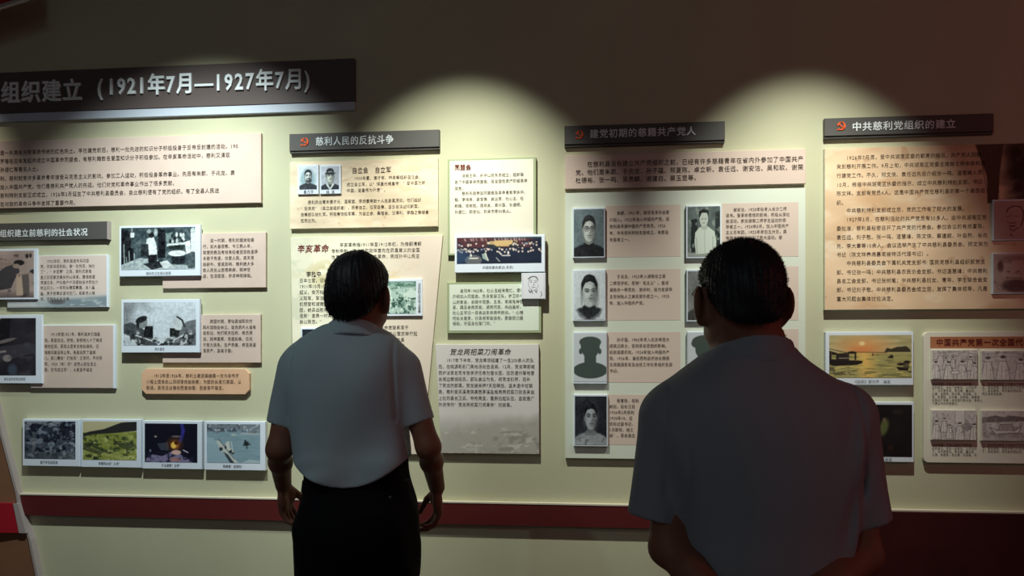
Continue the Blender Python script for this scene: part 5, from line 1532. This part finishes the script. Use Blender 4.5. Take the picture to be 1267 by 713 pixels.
# ------------------------------------------------------------------ the man nearest the camera
lat2 = (930 - 633.5) * 1.5 / F_PX
TORSO2 = [(414, 888, 971, .004, .070), (424, 883, 975, .004, .076), (434, 878, 980, .004, .082), (441, 871, 988, .002, .086), (449, 858, 1001, .002, .090), (459, 842, 1016, -.002, .098), (470, 827, 1031, -.005, .106),
          (484, 812, 1046, -.008, .114), (502, 804, 1056, -.010, .122), (530, 803, 1060, -.012, .130), (570, 812, 1060, -.010, .132), (610, 825, 1056, -.006, .128), (650, 836, 1050, .0, .124), (713, 846, 1043, .004, .122), (780, 848, 1038, .004, .124), (830, 846, 1040, .004, .124)]
HIPS2 = [(740, 856, 1030, .002, .102), (780, 850, 1036, .0, .112), (830, 842, 1044, -.006, .124), (870, 838, 1048, -.006, .124), (910, 842, 1044, 0, .11)]
person2, J2, P2, R2, shirt2, tro2 = make_person(dict(
    label='man in dim grey short-sleeved shirt and glasses nearest the camera, hands behind back', depth=1.5, lat=lat2, voxel=.0042,
    lo=(-.34, -.34, -.01), hi=(.34, .26, 1.64), head=(-.022, -.005, 1.506), yaw=math.radians(-1), pitch=math.radians(-3), neck=np.array((.0, -.012, 1.385)), neck_r=.054, wide=.95,
    torso=TORSO2, hips=HIPS2,
    arms=[dict(s=(830, 515, 0), e=(826, 678, -.03), w=(912, 764, -.155), d=(.9, -.06, -.55), n=(-.1, -1, 0), th=(.5, 0, .8), curl=.55, hs=.95, sl=((834, 522, -.005), (807, 648, -.012)), sr=(.072, .053), sk=.025, k=.88),
          dict(s=(1042, 515, 0), e=(1068, 688, -.03), w=(966, 772, -.195), d=(-.9, -.04, -.5), n=(.1, -1, 0), th=(-.5, 0, .8), curl=.5, hs=.95, sl=((1038, 522, -.005), (1073, 654, -.012)), sr=(.072, .050), sk=.025, k=.9)],
    legs=[dict(pts=[(-.084, 0, .76), (-.10, .012, .44), (-.11, -.02, .085)], ang=.15), dict(pts=[(.084, 0, .76), (.10, .012, .44), (.11, -.02, .085)], ang=-.15)],
    placket=(1.345, .85, 0.0), buttons=(2, 6, 10, 14, 18, 22), leg_r=[.084, .074, .066], shirt_lo=.76, shirt_mat=SHIRT2, belt=.875,
    folds=lambda X, Y, Z: (seam(X - .005, Y, Z, .186, 1.10, .172, 1.34) + waves(X, Y, Z, ((14, 4, 5, .4, .0030, 1.2, .6), (26, 8, -12, 2.0, .0018, 1.0, .5))) * (1.0 + .8 * np.clip((1.2 - Z) / .2, 0, 1))
                           + .005 * np.sin(70 * (np.abs(X) - .16) - 34 * (Z - 1.15)) * np.exp(-((np.abs(X) - .17) / .035) ** 2) * np.clip((1.32 - Z) / .08, 0, 1)
                           + bump_at(X, Y, Z, (-.15, -.10, 1.12), (.012, .08, .12), .008) + bump_at(X, Y, Z, (.17, -.10, 1.10), (.012, .08, .12), .008)),
    hem=lambda X, Y, Z: .80 - Z + 0 * X + 0 * Y,
    collar_cut=lambda X, Y: 1.392 - .24 * Y + 0 * X,
    collar=[(1.355, .0, .098, .002, .090), (1.38, .0, .084, -.003, .088), (1.405, .0, .0735, -.004, .082), (1.45, -.001, .069, -.002, .078)],
    collar_tilt=(1.400, -.27, 1.345),
    hair=dict(ell=[((0, -.014, .012), (.0755, .098, .087)), ((0, .012, .036), (.073, .079, .062)), ((0, -.045, -.022), (.062, .060, .060)), ((0, -.05, -.052), (.060, .044, .030))],
              cut=lambda x, y, z: np.maximum(np.maximum(.95 * y + .012 - z, -.092 + 2.4 * np.maximum(0, np.abs(x) - .044) - z), np.where((np.abs(x) > .064) & (y > -.028), .010 - z, -1)),
              noise=lambda x, y, z, th: .0010 * np.sin(50 * th + 30 * z) + .0012 * np.sin(80 * z + 9 * th),
              bristle=(12000, .008, .0008), flow=(0, -.1, .2), out=1.0)))
# glasses: two rims, a bridge and temples hooked over the ears
gl_o = bpy.data.objects.new('glasses', None)
V, Fc = [], []


def tube(pts, r, n=8):
    pts = [np.array(q, float) for q in pts]; vv, ff = [], []
    for i, q in enumerate(pts):
        d = pts[min(i + 1, len(pts) - 1)] - pts[max(i - 1, 0)]; d /= np.linalg.norm(d)
        u = np.cross(d, (0.3, 0.2, 1)); u /= np.linalg.norm(u); w = np.cross(d, u)
        for k in range(n):
            a = 2 * PI * k / n; vv.append(q + (u * math.cos(a) + w * math.sin(a)) * r)
    for i in range(len(pts) - 1):
        for k in range(n):
            ff.append([i * n + k, i * n + (k + 1) % n, (i + 1) * n + (k + 1) % n, (i + 1) * n + k])
    ff += [list(range(n - 1, -1, -1)), [(len(pts) - 1) * n + k for k in range(n)]]
    return vv, ff


bpy.data.objects.remove(gl_o)
parts = []
for sx in (-1, 1):
    parts.append(tube([P2(.034 * sx + .024 * math.cos(a), .104 - .004 * abs(math.cos(a)), .0 + .019 * math.sin(a)) for a in np.linspace(0, 2 * PI, 25)], .0016))
    parts.append(tube([P2(.058 * sx, .100, .008), P2(.072 * sx, .092, .008), P2(.082 * sx, .06, .006), P2(.085 * sx, .0, .012), P2(.084 * sx, -.014, .008), P2(.082 * sx, -.026, -.012)], .0019))
parts.append(tube([P2(-.011, .105, .004), P2(0, .107, .008), P2(.011, .105, .004)], .0016))
mesh_obj('glasses', *merge(*parts), LEATHER, person2)
